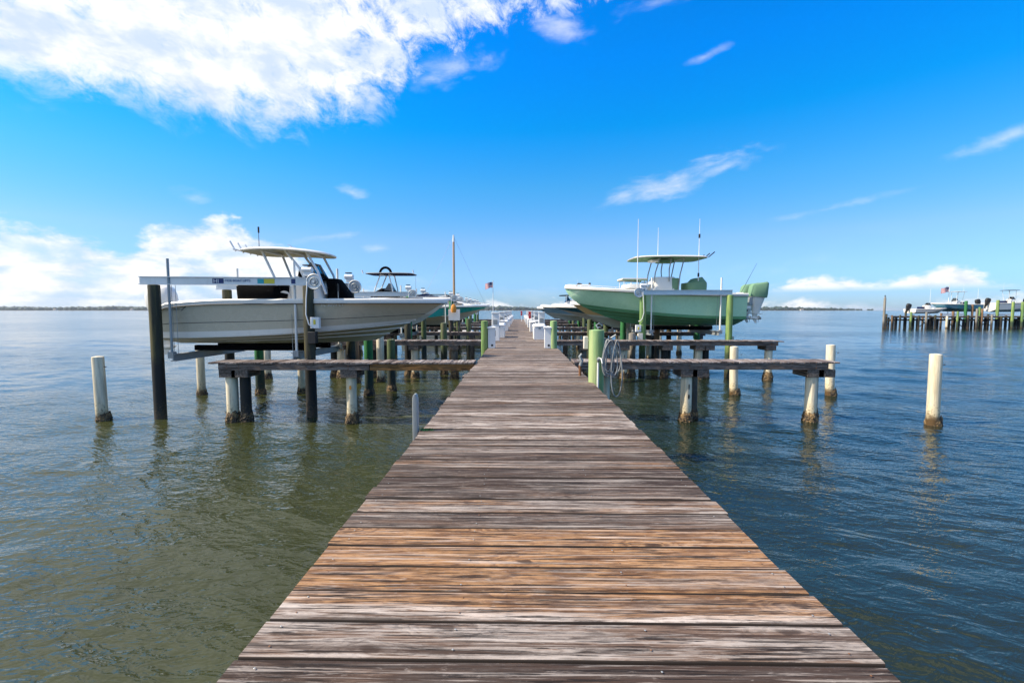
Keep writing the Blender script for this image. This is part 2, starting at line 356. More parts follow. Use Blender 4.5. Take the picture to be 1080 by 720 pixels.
# ------------------------------------------------------------------ mesh builder
class MB:
    def __init__(s): s.v = []; s.f = []; s.m = []; s.mats = []; s.attr = {}
    def mi(s, m):
        if m not in s.mats: s.mats.append(m)
        return s.mats.index(m)
    def add(s, verts, faces, m, **at):
        o = len(s.v); s.v += [tuple(v) for v in verts]
        for f in faces: s.f.append(tuple(i+o for i in f)); s.m.append(s.mi(m))
        for k in ('rnd', 'tone', 'dark'): s.attr.setdefault(k, []).extend([at.get(k, 0.0)]*len(faces))
        return s
    def box(s, c, d, m, rot=None, taper=1.0, **at):
        hx, hy, hz = d[0]/2, d[1]/2, d[2]/2
        vs_ = []
        for z, k in ((-hz, 1), (hz, taper)):
            for x, y in ((-hx,-hy), (hx,-hy), (hx,hy), (-hx,hy)): vs_.append(Vector((x*k, y*k, z)))
        if rot: M = Euler(rot).to_matrix(); vs_ = [M @ v for v in vs_]
        c = Vector(c)
        return s.add([v+c for v in vs_], [(3,2,1,0), (4,5,6,7), (0,1,5,4), (1,2,6,5), (2,3,7,6), (3,0,4,7)], m, **at)
    def loft(s, rings, m, cap0=True, cap1=True, close=True, **at):
        n = len(rings[0]); vs_ = [p for r in rings for p in r]; fs = []
        for i in range(len(rings)-1):
            for j in range(n if close else n-1):
                a = i*n+j; b_ = i*n+(j+1) % n; fs.append((a, b_, b_+n, a+n))
        if cap0: fs.append(tuple(range(n-1, -1, -1)))
        if cap1: fs.append(tuple((len(rings)-1)*n+j for j in range(n)))
        return s.add(vs_, fs, m, **at)
    def tube(s, pts, r, m, n=8, cap=True, closed=False, **at):
        pts = [Vector(p) for p in pts]; N = len(pts)
        rr = r if isinstance(r, (list, tuple)) else [r]*N
        rings = []; up = None
        for i, p in enumerate(pts):
            if closed: tdir = pts[(i+1) % N]-pts[i-1]
            else: tdir = pts[min(i+1, N-1)]-pts[max(i-1, 0)]
            tdir.normalize()
            if up is None:
                up = Vector((0,0,1)) if abs(tdir.z) < .9 else Vector((1,0,0))
            a = tdir.cross(up).normalized(); up = a.cross(tdir).normalized()
            rings.append([p + (a*math.cos(2*math.pi*k/n)+up*math.sin(2*math.pi*k/n))*rr[i] for k in range(n)])
        if closed: rings.append(rings[0]); cap = False
        return s.loft(rings, m, cap, cap, **at)
    def cyl(s, c, r, h, m, n=20, r2=None, axis='z', **at):
        c = Vector(c); ax = {'x': Vector((1,0,0)), 'y': Vector((0,1,0)), 'z': Vector((0,0,1))}[axis]
        return s.tube([c, c+ax*h], [r, r if r2 is None else r2], m, n, **at)
    def build(s, name, parent=None, loc=None, rot=None, smooth=40, bevel=0):
        me = bpy.data.meshes.new(name); me.from_pydata(s.v, [], s.f)
        for k in s.mats: me.materials.append(MATS[k])
        me.polygons.foreach_set('material_index', s.m)
        if any(s.attr.get('rnd', [0])):
            for k, vals in s.attr.items():
                a = me.attributes.new(k, 'FLOAT', 'FACE'); a.data.foreach_set('value', vals)
        bm = bmesh.new(); bm.from_mesh(me); bmesh.ops.recalc_face_normals(bm, faces=bm.faces); bm.to_mesh(me); bm.free()
        if smooth:
            me.polygons.foreach_set('use_smooth', [True]*len(me.polygons)); me.set_sharp_from_angle(angle=R(smooth))
        me.update()
        o = bpy.data.objects.new(name, me); COL.objects.link(o)
        if parent: o.parent = parent
        if loc: o.location = loc
        if rot: o.rotation_euler = rot
        if bevel:
            md = o.modifiers.new('bevel', 'BEVEL'); md.width = bevel; md.segments = 2; md.limit_method = 'ANGLE'; md.angle_limit = R(50)
        return o

def tag(o, label=None, cat=None, group=None, kind=None):
    if label: o['label'] = label
    if cat: o['category'] = cat
    if group: o['group'] = group
    if kind: o['kind'] = kind
    return o
def empty(name, loc=(0,0,0), rz=0, label=None, cat=None, group=None):
    o = bpy.data.objects.new(name, None); COL.objects.link(o); o.location = loc; o.rotation_euler = (0,0,rz)
    o.empty_display_size = .2
    return tag(o, label, cat, group)
def copy_tree(o, parent=None):
    c = o.copy(); COL.objects.link(c); c.parent = parent
    for ch in list(o.children): copy_tree(ch, c)
    return c
ORD = ['first','second','third','fourth','fifth','sixth','seventh','eighth','ninth','tenth','eleventh','twelfth','thirteenth','fourteenth','fifteenth',
       'sixteenth','seventeenth','eighteenth','nineteenth','twentieth','twenty-first','twenty-second','twenty-third','twenty-fourth','twenty-fifth',
       'twenty-sixth','twenty-seventh','twenty-eighth','twenty-ninth','thirtieth']
def X_at(px, Y): return (px-547)/480.0*Y
def Z_at(py, Y): return CAM_H+(327-py)/480.0*Y

# ------------------------------------------------------------------ water, far shore
import numpy as np
def build_water():
    rs = [0.6]; 
    while rs[-1] < 160: rs.append(rs[-1]*1.0088+.004)
    nfine = len(rs)
    while rs[-1] < 9000: rs.append(rs[-1]*1.16)
    rs = np.array(rs)
    th = np.concatenate([np.linspace(-66, 66, 720), np.linspace(66, 294, 48)[1:-1]])*math.pi/180
    RR, TT = np.meshgrid(rs, th, indexing='ij')
    X, Y = RR*np.sin(TT), RR*np.cos(TT)
    sp = np.gradient(rs)[:, None]*np.ones_like(TT)                    # ring spacing
    Z = np.zeros_like(X); rg = np.random.RandomState(5)
    fade = np.clip((175-RR)/60, 0, 1)*np.where(np.abs(TT) < R(67), 1, 0)
    edge = np.clip((R(66)-np.abs(TT))/R(4), 0, 1)
    gust = .8+.35*np.sin(X*.035+Y*.021+1)*np.sin(Y*.048-X*.017)+.15*np.sin(X*.11+.7)*np.sin(Y*.09)
    for i in range(72):
        lam = .36*(4.5/.36)**(rg.rand()**1.25)
        ang = R(78)+R(34)*rg.randn(); k = 2*math.pi/lam
        slope = .0105*(lam/1.0)**-.2
        att = np.clip((lam/sp-2.2)/2.0, 0, 1)
        Z += slope/k*np.sin(k*(X*math.cos(ang)+Y*math.sin(ang))+rg.rand()*6.283)*att
    Z = Z*fade*edge*gust+WATER_Z
    nr, nt = X.shape
    co = np.stack([X, Y, Z], -1).reshape(-1, 3); co = np.vstack([co, [[0,0,WATER_Z]]])
    I, J = np.meshgrid(np.arange(nr-1), np.arange(nt), indexing='ij'); J2 = (J+1) % nt
    quads = np.stack([I*nt+J, (I+1)*nt+J, (I+1)*nt+J2, I*nt+J2], -1).reshape(-1, 4)[:, ::-1]
    tri = np.stack([np.full(nt, nr*nt), (np.arange(nt)+1) % nt, np.arange(nt)], -1)
    tri = tri
    me = bpy.data.meshes.new('water'); nq, ntr = len(quads), len(tri)
    me.vertices.add(len(co)); me.vertices.foreach_set('co', co.astype(np.float32).ravel())
    me.loops.add(nq*4+ntr*3); me.loops.foreach_set('vertex_index', np.concatenate([quads.ravel(), tri.ravel()]).astype(np.int32))
    me.polygons.add(nq+ntr)
    me.polygons.foreach_set('loop_start', np.concatenate([np.arange(nq)*4, nq*4+np.arange(ntr)*3]).astype(np.int32))
    me.update(calc_edges=True); me.polygons.foreach_set('use_smooth', [True]*(nq+ntr)); me.materials.append(MATS['water']); me.update()
    if me.polygons[1000].normal.z < 0: me.flip_normals()
    o = bpy.data.objects.new('water', me); COL.objects.link(o); return o
tag(build_water(), kind='structure')

def shore(x0, x1, Y, h, depth, seed, fade0, fade1, n):
    rnd = random.Random(seed); b_ = MB()
    ico = bmesh.new(); bmesh.ops.create_icosphere(ico, subdivisions=1, radius=1)
    iv = [v.co.copy() for v in ico.verts]; jf = [tuple(v.index for v in f.verts) for f in ico.faces]; ico.free()
    for i in range(n):
        x = rnd.uniform(x0, x1); y = Y + rnd.uniform(0, depth)
        e = min(1, (x-x0)/fade0 if fade0 else 1, (x1-x)/fade1 if fade1 else 1)
        hh = h*(.45+.55*e)*(.55+.75*(mn.noise(Vector((x*.004, seed, 0)))*.5+.5)+rnd.uniform(-.14,.22))
        w = hh*rnd.uniform(.5, 1.1)
        b_.add([(x+v.x*w*(1+rnd.uniform(-.25,.25)), y+v.y*w, WATER_Z+.5+hh*.5+v.z*hh*.5*(1+rnd.uniform(-.22,.22))) for v in iv], jf, 'far_leaves')
    return b_.build('woodland', smooth=0)
tag(shore(-7000, -1850, 2600, 22, 300, 3, 0, 300, 1500), 'dark low woodland along the far shore left of the boats', 'woodland', kind='stuff')
tag(shore(-700, 240, 2900, 24, 300, 8, 200, 200, 260), 'dark low woodland on the horizon past the end of the dock', 'woodland', kind='stuff')
tag(shore(300, 1950, 2500, 21, 300, 5, 200, 500, 520), 'dark low woodland on the horizon behind the green boat and to its right', 'woodland', kind='stuff')
lb = MB()
for x0, x1, Y in ((-7000, -1800, 2560), (-720, 260, 2860), (280, 2050, 2460)):
    lb.box(((x0+x1)/2, Y+250, WATER_Z+.4), (x1-x0, 500, 1.6), 'sand', taper=.97)
tag(lb.build('shore_land', smooth=0), kind='structure')
k = 0
for x, Y in ((-3300, 2540), (-2620, 2540), (-2180, 2540), (560, 2440), (820, 2440), (1080, 2440), (1500, 2440)):
    hb = empty('shore_house', (x, Y, WATER_Z+1.2), 0, '%s tiny pale house on the far shore, counted from the left' % ORD[k], 'house', 'houses on the far shore'); k += 1
    q = MB(); q.box((0,0,2.5), (16,10,5), 'house_wall'); w_ = q.build('wall', hb, smooth=0)
    q = MB(); q.add([(-9,-6,5), (9,-6,5), (9,6,5), (-9,6,5), (-7,0,8), (7,0,8)], [(0,1,5,4), (2,3,4,5), (1,2,5), (3,0,4), (3,2,1,0)], 'roof_tile'); q.build('roof', hb, smooth=0)
    for wx in (-5, 0, 5):
        q = MB(); q.box((wx, -5.03, 2.4), (2, .1, 1.6), 'glass'); q.build('window', hb, smooth=0)

# ------------------------------------------------------------------ main dock
DX0, DX1, DY1 = -1.056, 1.334, 66.0
dock = empty('dock', ((DX0+DX1)/2, 0, 0), 0, 'long straight main dock of weathered planks running out to the horizon', 'dock')
pk = MB(); PITCH = .207; rnd = random.Random(21)
tones = {-3:(.1,.4), -2:(.1,.4), -1:(.12,.75), 0:(.08,.38), 1:(.46,.10), 2:(.80,.30), 3:(1.30,.15), 4:(1.10,.12), 5:(.10,.55), 6:(.48,.35), 7:(.05,.6), 8:(.15,.9)}
kmin, kmax = -14, int((DY1-1.61)/PITCH)
W2 = (DX1-DX0)/2
for k in range(kmin, kmax):
    y0 = 1.610 + PITCH*k; near = k < 22; far = k > 120
    gap = rnd.uniform(.008, .013) if k < 8 else rnd.uniform(.008, .024)
    y0a, y1a = y0+gap/2, y0+PITCH-gap/2
    a = -W2+rnd.gauss(0,.009); b2 = W2+rnd.gauss(0,.009)
    if 35 <= k < 37: a -= .05
    zt = rnd.uniform(-.003,.003); th = .038; ns = 24 if near else (6 if not far else 1)
    tone, dk = tones.get(k, (rnd.choice([-.1,.0,.1,.15,.3,.45]), rnd.choice([.05,.15,.3,.4,.5,.65])))
    sk0, sk1 = rnd.uniform(-.004,.004), rnd.uniform(-.004,.004)
    sd_ = rnd.uniform(0, 100); rings = []
    for i in range(ns+1):
        u = i/ns; x = a+(b2-a)*u
        e0 = mn.noise(Vector((x*2.2, sd_, 0)))*.0035; e1 = mn.noise(Vector((x*2.2, sd_+50, 0)))*.0035
        cup = mn.noise(Vector((x*.8, sd_, 9)))*.0018
        ya, yb = y0a+e0+sk0*u, y1a+e1+sk1*u; ch = .006
        rings.append([(x, ya, -th), (x, ya, zt-ch*1.3), (x, ya+ch*.4, zt-ch*.35), (x, ya+ch*1.5, zt), (x, (ya+yb)/2, zt+cup-.0008), (x, yb-ch*1.5, zt), (x, yb-ch*.4, zt-ch*.35), (x, yb, zt-ch*1.3), (x, yb, -th)])
    f0 = len(pk.f)
    pk.loft(rings, 'deck_wood', rnd=rnd.uniform(.01,1), tone=tone, dark=dk)
    em = pk.mi('plank_edge_shade'); np_ = len(rings[0])
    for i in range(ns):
        for j in (0, 1, 6, 7, 8): pk.m[f0+i*np_+j] = em  # sides and lower chamfers carry the painted gap shade
pk.build('decking', dock, smooth=50)
q = MB(); q2 = rnd
for k in range(kmin, 60):
    y0 = 1.610 + PITCH*k
    for x in (-W2+.09, -.40, .38, W2-.09):
        for dy_ in (.05, PITCH-.05):
            if rnd.random() < .22: continue
            x_, y_ = x+rnd.uniform(-.012,.012), y0+dy_+rnd.uniform(-.008,.008)
            n = 8; r_ = .0042
            q.add([(x_+r_*math.cos(2*math.pi*i/n), y_+r_*math.sin(2*math.pi*i/n), .0048) for i in range(n)]+[(x_+.6*r_*math.cos(2*math.pi*i/n), y_+.6*r_*math.sin(2*math.pi*i/n), .0056) for i in range(n)],
                  [(i, (i+1) % n, n+(i+1) % n, n+i) for i in range(n)]+[tuple(range(n, 2*n))], 'galv' if rnd.random() < .6 else 'rust')
tag(q.build('nail', dock, smooth=0), kind='stuff')
for x in (-W2+.05, -.4, .38, W2-.05):
    q = MB(); q.box((x, DY1/2-1, -.15), (.05, DY1+2, .22), 'beam_wood_y'); q.build('stringer', dock, smooth=0)
for k, Y in enumerate([-1.0] + [3.4+3.5*i for i in range(18)]):
    q = MB(); q.box((0, Y, -.35), (2.3, .14, .17), 'beam_wood'); q.build('cross_beam', dock, smooth=0)
    for x in (-.85, .85):
        q = MB(); q.cyl((x, Y+.17, -3.0), .13, 2.73, 'pile_dark', 14); q.build('piling', dock)

# ------------------------------------------------------------------ pilings
def pile_mb(z0, z1, r, m, seed=0, n=22, cone=.015, lean=(0,0)):
    q = MB(); rings = []; rn = random.Random(seed)
    zs = [z0, WATER_Z-.05, WATER_Z+.35, (WATER_Z+z1)/2+.2, z1-.03, z1]
    for z in zs:
        f = (z-z0)/(z1-z0); rad = r*(1.03-.06*f)*(0.96 if z == z1 else 1)
        rings.append([(lean[0]*f+rad*math.cos(2*math.pi*i/n)*(1+.012*math.sin(3*i+seed)), lean[1]*f+rad*math.sin(2*math.pi*i/n), z) for i in range(n)])
    rings.append([(lean[0]+r*.3*math.cos(2*math.pi*i/n), lean[1]+r*.3*math.sin(2*math.pi*i/n), z1+cone) for i in range(n)])
    q.loft(rings, m); return q
def crust_mb(r, seed=0, h=.17):
    q = MB(); n = 44; rings = []; M_ = 12
    for j in range(M_+1):
        f = j/M_; row = []
        for i in range(n):
            a = 2*math.pi*i/n; ca, sa = math.cos(a), math.sin(a)
            hh = h*(.75+.9*(mn.noise(Vector((ca*2.2, sa*2.2, seed*1.7)))*.5+.5)+.45*mn.noise(Vector((ca*7, sa*7, seed*2.3))))
            z = WATER_Z-.12+(hh+.12)*f
            lump = abs(mn.noise(Vector((ca*5, sa*5+seed*3.1, z*22))))+.7*abs(mn.noise(Vector((ca*13+3, sa*13+seed, z*50))))
            rr_ = r*1.02+(.012+.062*lump)*(1-f**2.5)
            if j == M_: rr_ = r*.97
            row.append((rr_*ca, rr_*sa, z))
        rings.append(row)
    q.loft(rings, 'barnacle', cap0=False, cap1=False); return q
def piling(x, y, z1, r, m, label, group, crust=True, seed=0, lean=(0,0), name='piling'):
    o = pile_mb(-4.2, z1, r, m, seed, lean=lean).build(name); o.location = (x, y, 0)
    tag(o, label, 'piling', group)
    if crust: crust_mb(r, seed).build('barnacle_crust', o)
    return o
GP = 'white sleeved mooring pilings standing alone in the water'
lone = [(X_at(108,11.1)-.24, 11.1, .15, .128, 'far left in open water, the leftmost thing in the water'),
        (X_at(212,14.6)-.18, 14.6, .05, .12, 'seen under the stern of the grey boat'),
        (X_at(315,14.9), 14.9, .05, .125, 'seen behind the first left finger pier just left of a dark lift post'),
        (X_at(776,14.8), 14.8, .12, .13, 'just behind the first right finger pier, near the middle of it'),
        (X_at(876.5,14.8), 14.8, .18, .132, 'behind the outer end of the first right finger pier'),
        (X_at(985,11.1), 11.1, .24, .13, 'far right in open water, nearest of the right side'),
        (X_at(278,18.2), 18.2, .1, .15, 'seen between lift posts under the grey boat, beyond the first left finger')]
for i, (x, y, z1, r, lab) in enumerate(lone):
    o = piling(x, y, z1, r, 'pile_cream', 'cream piling ' + lab, GP, True, i+1, lean=(random.uniform(-.09,.09), random.uniform(-.05,.05)))
    q = MB(); q.cyl((r*.9, -.03, z1-.25), .012, .05, 'rust', 6, axis='x'); q.build('bolt', o)
for i, (y, sx) in enumerate([(22, -1), (22, 1), (29, 1), (36, 1), (43, 1), (29, -1)]):
    piling(sx*10.2, y, random.uniform(.0,.2), .15, 'pile_cream', 'cream piling in the %s row out on the %s side' % (ORD[i % 4+2], 'left' if sx < 0 else 'right'), GP, True, 20+i)

# ------------------------------------------------------------------ finger piers
def finger(side, Y0, Y1, xe, nth, piles, zt=0.055, orange=False):
    xs = DX0-.01 if side < 0 else DX1+.01
    lab = 'narrow finger pier of weathered planks on the %s of the dock, %s from the camera' % ('left' if side < 0 else 'right', nth)
    f = empty('finger_pier', (xs, Y0, zt), 0, lab, 'pier', 'finger piers along the dock')
    L = abs(xe-xs); wd = Y1-Y0
    q = MB(); rn = random.Random(int(Y0*10)+side); x = 0.0; pw = .142 if Y0 < 40 else .3
    while x < L:
        w_ = pw-rn.uniform(.004,.012); e = .15 if x > L-.3 else 0
        z_ = rn.uniform(-.006,.008); tilt = rn.uniform(-.01,.01)
        q.box((side*(x+w_/2), wd/2+rn.uniform(-.012,.012), -.019+z_), (w_, wd+rn.uniform(0,.04), .038), 'finger_wood', rot=(tilt, 0, rn.uniform(-.01,.01)),
              rnd=rn.uniform(.01,1), tone=rn.choice([-.1,0,.1,.3]), dark=rn.uniform(.0,.8))
        x += pw
    q.build('decking', f, smooth=0, bevel=.004 if Y0 < 20 else 0)
    for y in (.035, wd-.035):
        q = MB(); cut = 2.5 if (orange and y < .1) else 0
        q.box((side*(cut+(L-.14-cut)/2+.01), y, -.115), (L-.14-cut, .05, .15), 'beam_wood')
        if Y0 < 20:
            for px_, m_, rr_, dy__ in piles:
                for bz in (-.085, -.15): q.cyl((px_-xs, y-.033, bz), .014, .012, 'rust', 8, axis='y')
        q.build('beam', f, smooth=0, bevel=.004 if Y0 < 20 else 0)
        if cut:
            q = MB(); q.box((side*(cut/2), y, -.115), (cut-.02, .052, .152), 'beam_wet'); o = q.build('beam', f, smooth=0, bevel=.004); o['label'] = 'orange brown wet stretch of the front beam'
    for i, (px_, m, rr, dyp) in enumerate(piles):
        x_ = px_-xs
        if i < 3 or Y0 < 30:
            q = MB(); q.box((x_, wd/2-.0, -.283), (.40 if Y0 < 20 else .3, wd-.04, .18), 'beam_wood_y'); q.build('cross_beam', f, smooth=0, bevel=.006)
        o = pile_mb(-4.2-zt, -.20, rr, m, i).build('piling', f); o.location = (x_, dyp+.05, 0)
        if Y0 < 20: 
            c_ = crust_mb(rr, i+int(Y0)).build('barnacle_crust', o)
            if m == 'pile_cream' and i == (0 if side > 0 else 2):
                q = MB()
                for zz_, ww_, hh_ in (((-.62,.012,.07), (-.86,.022,.06)) if side > 0 else ((-.62,.03,.055),)):
                    a_ = R(-82); q.loft([[Vector(((rr+.003+d_)*math.cos(a_)+ww_*math.cos(t_)*.9, (rr+.003+d_)*math.sin(a_)-.004, zz_+hh_*math.sin(t_))) for t_ in [2*math.pi*n_/12 for n_ in range(12)]] for d_ in (-.01, .004)], 'rubber' if side > 0 else 'orange')
                q.build('patch', o)
    return f
fl1 = finger(-1, 10.75, 11.35, -7.35, 'first', [(-7.02,'pile_cream',.135,.15), (-6.72,'pile_dark',.125,.20), (-4.08,'pile_cream',.125,.15)], orange=True)
fr1 = finger(1, 11.0, 11.65, 7.6, 'first', [(4.14,'pile_cream',.135,.15), (4.42,'pile_grey',.11,.45), (7.18,'pile_cream',.135,.12), (7.45,'pile_grey',.1,.45), (2.2,'pile_cream',.13,.5)])
Ys = [18.0, 25.0, 32.0, 39.0, 46.0, 53.0, 60.0]
for i, Y in enumerate(Ys):
    for side in (-1, 1):
        xe = side*10.35
        zz = 0.09
        piles = [(side*4.2,'pile_cream',.15,.2), (side*7.2,'pile_cream',.15,.2), (side*9.95,'pile_cream',.15,.15), (side*7.55,'pile_dark',.14,.4), (side*2.6,'pile_grey',.14,.3), (side*5.9,'pile_dark',.13,.4)]
        if side < 0: piles = [p for p in piles if not (i == 0 and abs(p[0]) > 9)]
        finger(side, Y, Y+.7, xe if not (side < 0 and i == 0) else -9.2, ORD[i+1], piles, zt=zz)

# ------------------------------------------------------------------ boat lifts
def beam_mb(p0, p1, h=.20, w=.11, m='alu'):
    """aluminium channel between two points"""
    q = MB(); p0 = Vector(p0); p1 = Vector(p1); d = (p1-p0); L = d.length; a = math.atan2(d.y, d.x); c = (p0+p1)/2
    for oz, sy, sz in ((h/2-.008, w, .016), (-h/2+.008, w, .016)): q.box((c.x, c.y, c.z+oz), (L, sy, sz), m, rot=(0,0,a))
    q.box(c, (L-.01, .03, h-.034), m, rot=(0,0,a)); return q
def lift(posts, label, group='boat lifts beside the dock', ztop=1.92, zc=.12, mats=('pile_green',)*4, near=False, side=-1, empties=False, boxes=True):
    """posts: NL, NR, FL, FR"""
    cx = sum(p[0] for p in posts)/4; cy = sum(p[1] for p in posts)/4
    r = empty('boat_lift', (cx, cy, WATER_Z), 0, label, 'boat lift', group)
    def L(p): return (p[0]-cx, p[1]-cy, p[2]-WATER_Z if len(p) > 2 else 0)
    for i, p in enumerate(posts):
        o = pile_mb(-4.2-WATER_Z, ztop-WATER_Z, .135, mats[i], i+int(p[1]*7)).build('post', r); o.location = L((p[0], p[1], WATER_Z))
        # the stain bands follow world height, keep the mesh in lift space
    inner = 1 if side < 0 else 0       # end nearest to the dock
    for a, b_ in ((0, 1), (2, 3)):
        pa_, pb_ = posts[a], posts[b_]
        d = Vector((pb_[0]-pa_[0], pb_[1]-pa_[1])).normalized()*.32
        zc_ = ztop+.11
        beam_mb(L((pa_[0]-d.x, pa_[1]-d.y, zc_)), L((pb_[0]+d.x*.3, pb_[1]+d.y*.3, zc_))).build('top_beam', r, smooth=0)
        e = pb_ if side < 0 else pa_; sg = 1 if side < 0 else -1
        q = MB(); q.box(L((e[0]+sg*.02, e[1], ztop+.29)), (.20,.16,.10), 'steel_white'); q.cyl(L((e[0]-.13, e[1]-.02, ztop+.40)), .075, .26, 'steel_white', 14, axis='x')
        q.box(L((e[0]-sg*.02, e[1]+.01, ztop+.52)), (.18,.14,.03), 'rubber')
        mo = q.build('drive_motor', r, bevel=.01)
        q = MB(); c = Vector(L((e[0]+sg*.20, e[1]-.10, ztop+.10)))
        q.tube([c+Vector((.185*math.cos(a), 0, .185*math.sin(a))) for a in [2*math.pi*i/28 for i in range(28)]], .020, 'alu', 8, closed=True); q.cyl(c, .17, .03, 'alu', 24, axis='y'); q.tube([c+Vector((.10*math.cos(a), -.012, .10*math.sin(a))) for a in [2*math.pi*i/20 for i in range(20)]], .012, 'galv', 6, closed=True); q.cyl(c-Vector((0,.02,0)), .06, .03, 'galv', 16, axis='y'); q.cyl(c-Vector((0,.04,0)), .03, .08, 'alu', 12, axis='y')
        q.build('drive_wheel', mo)
        # winder pipe
        q = MB(); q.cyl(L((pa_[0]-d.x*.8, pa_[1]+.10, ztop+.10)), .022, 0.01, 'galv', 8); q.tube([L((pa_[0]-d.x*.6, pa_[1]+.10, ztop+.06)), L((pb_[0]+d.x*.2, pb_[1]+.10, ztop+.06))], .022, 'galv', 8); q.build('winder_pipe', r)
    for k, (a, b_) in enumerate(((0, 2), (1, 3))):
        ins = .42 if k == 0 else -.42
        pa_, pb_ = posts[a], posts[b_]
        beam_mb(L((pa_[0]+ins, pa_[1]-.05, zc)), L((pb_[0]+ins, pb_[1]+.05, zc)), .18, .12, 'galv').build('cradle_beam', r, smooth=0)
        for p, sy in ((pa_, .02), (pb_, -.02)):
            q = MB(); x, y, z = L((p[0]+ins*.85, p[1]+sy, zc)); 
            q.tube([(x, y, z), (x, y, z+(2.45 if near else 2.3))], .032, 'galv' if (near and p is posts[0]) else 'pvc', 10)
            q.box((x, y, z+.06), (.14,.12,.16), 'galv'); q.build('guide_pole', r)
            q = MB(); 
            for o_ in (-.05, .05): q.tube([(x+ins*.18+o_, y+.05, z+.1), (x+ins*.18+o_, y+.05, ztop-WATER_Z)], .006, 'galv', 5)
            q.build('cable', r)
    for yy in (-.48, .48):
        q = MB(); q.box((.0, yy, zc-WATER_Z+.165), (abs(posts[1][0]-posts[0][0])-.35, .10, .15), 'canvas_black'); q.build('bunk', r, smooth=0, bevel=.02)
    if boxes:
        e = posts[1] if side < 0 else posts[0]; sg = 1 if side < 0 else -1
        q = MB(); q.box(L((e[0]+sg*.20, e[1]-.08, .98 if side < 0 else .55)), (.22,.12,.28), 'box_white'); q.box(L((e[0]+sg*.20, e[1]-.145, 1.0 if side < 0 else .55)), (.06,.01,.12), 'yellow')
        q.build('control_box', r, bevel=.012)
        q = MB(); pts = [L((e[0]+sg*.05, e[1]-.15, ztop+.1)), L((e[0]+sg*.02, e[1]-.17, 1.6)), L((e[0]+sg*.0, e[1]-.17, 1.2)), L((e[0]+sg*.06, e[1]-.16, .95)), L((e[0]+sg*.14, e[1]-.14, .86)), L((e[0]+sg*.2, e[1]-.1, .84))]
        q.tube(pts, .014, 'steel_white', 6); q.build('conduit', r)
        if near or side > 0:
            q = MB(); q.box(L((e[0]+sg*.12, e[1]-.08, .60 if side < 0 else .2)), (.2,.16,.3), 'rubber' if side < 0 else 'box_cream'); q.build('junction_box', r, bevel=.01)
    return r
GL = [(-9.03,11.2), (-5.38,11.62), (-8.98,13.95), (-5.22,14.05)]
lift_a = lift(GL, 'dark posted aluminium boat lift carrying the grey boat', mats=('pile_dark','pile_dark','pile_dark','pile_dark'), near=True, side=-1)
GG = [(5.15,19.0), (8.72,19.0), (5.12,22.4), (8.73,22.4)]
lift_b = lift(GG, 'green posted aluminium boat lift carrying the pale green boat', mats=('pile_green',)*2+('pile_deepgreen',)*2, side=1, zc=.34)

# lettering on the near top beam
def text(s_, size, m, name, parent, loc, rot, ext=.002, align='LEFT', sx=1.0):
    c = bpy.data.curves.new('txt', 'FONT'); c.body = s_; c.size = size; c.extrude = ext; c.align_x = align
    o = bpy.data.objects.new('txt', c); COL.objects.link(o)
    dg = bpy.context.evaluated_depsgraph_get(); me = bpy.data.meshes.new_from_object(o.evaluated_get(dg)); bpy.data.objects.remove(o)
    me.materials.clear(); me.materials.append(MATS[m])
    t_ = bpy.data.objects.new(name, me); COL.objects.link(t_); t_.parent = parent; t_.location = loc; t_.rotation_euler = rot; t_.scale = (sx,1,1)
    return t_
lx, ly = lift_a.location.x, lift_a.location.y
ang = math.atan2(GL[1][1]-GL[0][1], GL[1][0]-GL[0][0])
def onbeam(px, off=-.065):
    # distance along the near beam
    for i in range(4000):
        x = -9.5+i*.001; y = GL[0][1]+(x-GL[0][0])*math.tan(ang)
        if 547+480*x/y >= px: break
    return x-lx, y-ly+off
zb = 1.92+.11-WATER_Z
for px, wd, m in ((229.5, .26, 'navy'), (275, .16, 'teal_sticker'), (284, .26, 'yellow'), (309.5, .10, 'navy')):
    x, y = onbeam(px, -.022); q = MB(); q.box((0,0,0), (wd, .004, .12), m)
    q.build('sticker', lift_a, loc=(x, y, zb+.0), rot=(0,0,ang), smooth=0)
x, y = onbeam(224.5, -.026); text('HI', .14, 'whitetext', 'lettering', lift_a, (x, y, zb-.05), (R(90),0,ang))
x, y = onbeam(235.5, -.024); text('-TIDE BOAT LIFTS', .085, 'bluetext', 'lettering', lift_a, (x, y, zb-.02), (R(90),0,ang), sx=.95)

# further lifts
proto = lift([(-1.75,-1.6), (1.75,-1.6), (-1.75,1.6), (1.75,1.6)], 'x', near=False, side=-1, mats=('pile_mid','pile_deepgreen','pile_dark','pile_mid'))
proto['ORIG'] = 1
def place_lift(x, y, label, rz=0):
    c = copy_tree(proto); c.location = (x, y, WATER_Z); c.rotation_euler = (0,0,rz); c['label'] = label
    if 'ORIG' in c: del c['ORIG']
    return c
for (x, y, rz, lab) in [(-6.75,22.3,0,'boat lift under the white boat with the folded top'),
                        (-5.9,29.6,0,'boat lift under the aqua hulled boat on the left'),
                        (6.6,27.0,math.pi,'boat lift under the dark teal boat on the right'),
                        (6.9,37.5,math.pi,'boat lift under the blue grey boat far along the right'),
                        (6.9,44.5,math.pi,'boat lift under the farthest pale boat on the right'),
                        (-6.4,42.3,0,'empty boat lift far along the left of the dock'),
                        (-6.4,50.0,0,'farthest boat lift on the left of the dock')]:
    place_lift(x, y, lab, rz)
def del_tree(o):
    for c in list(o.children): del_tree(c)
    bpy.data.objects.remove(o)
del_tree(proto)
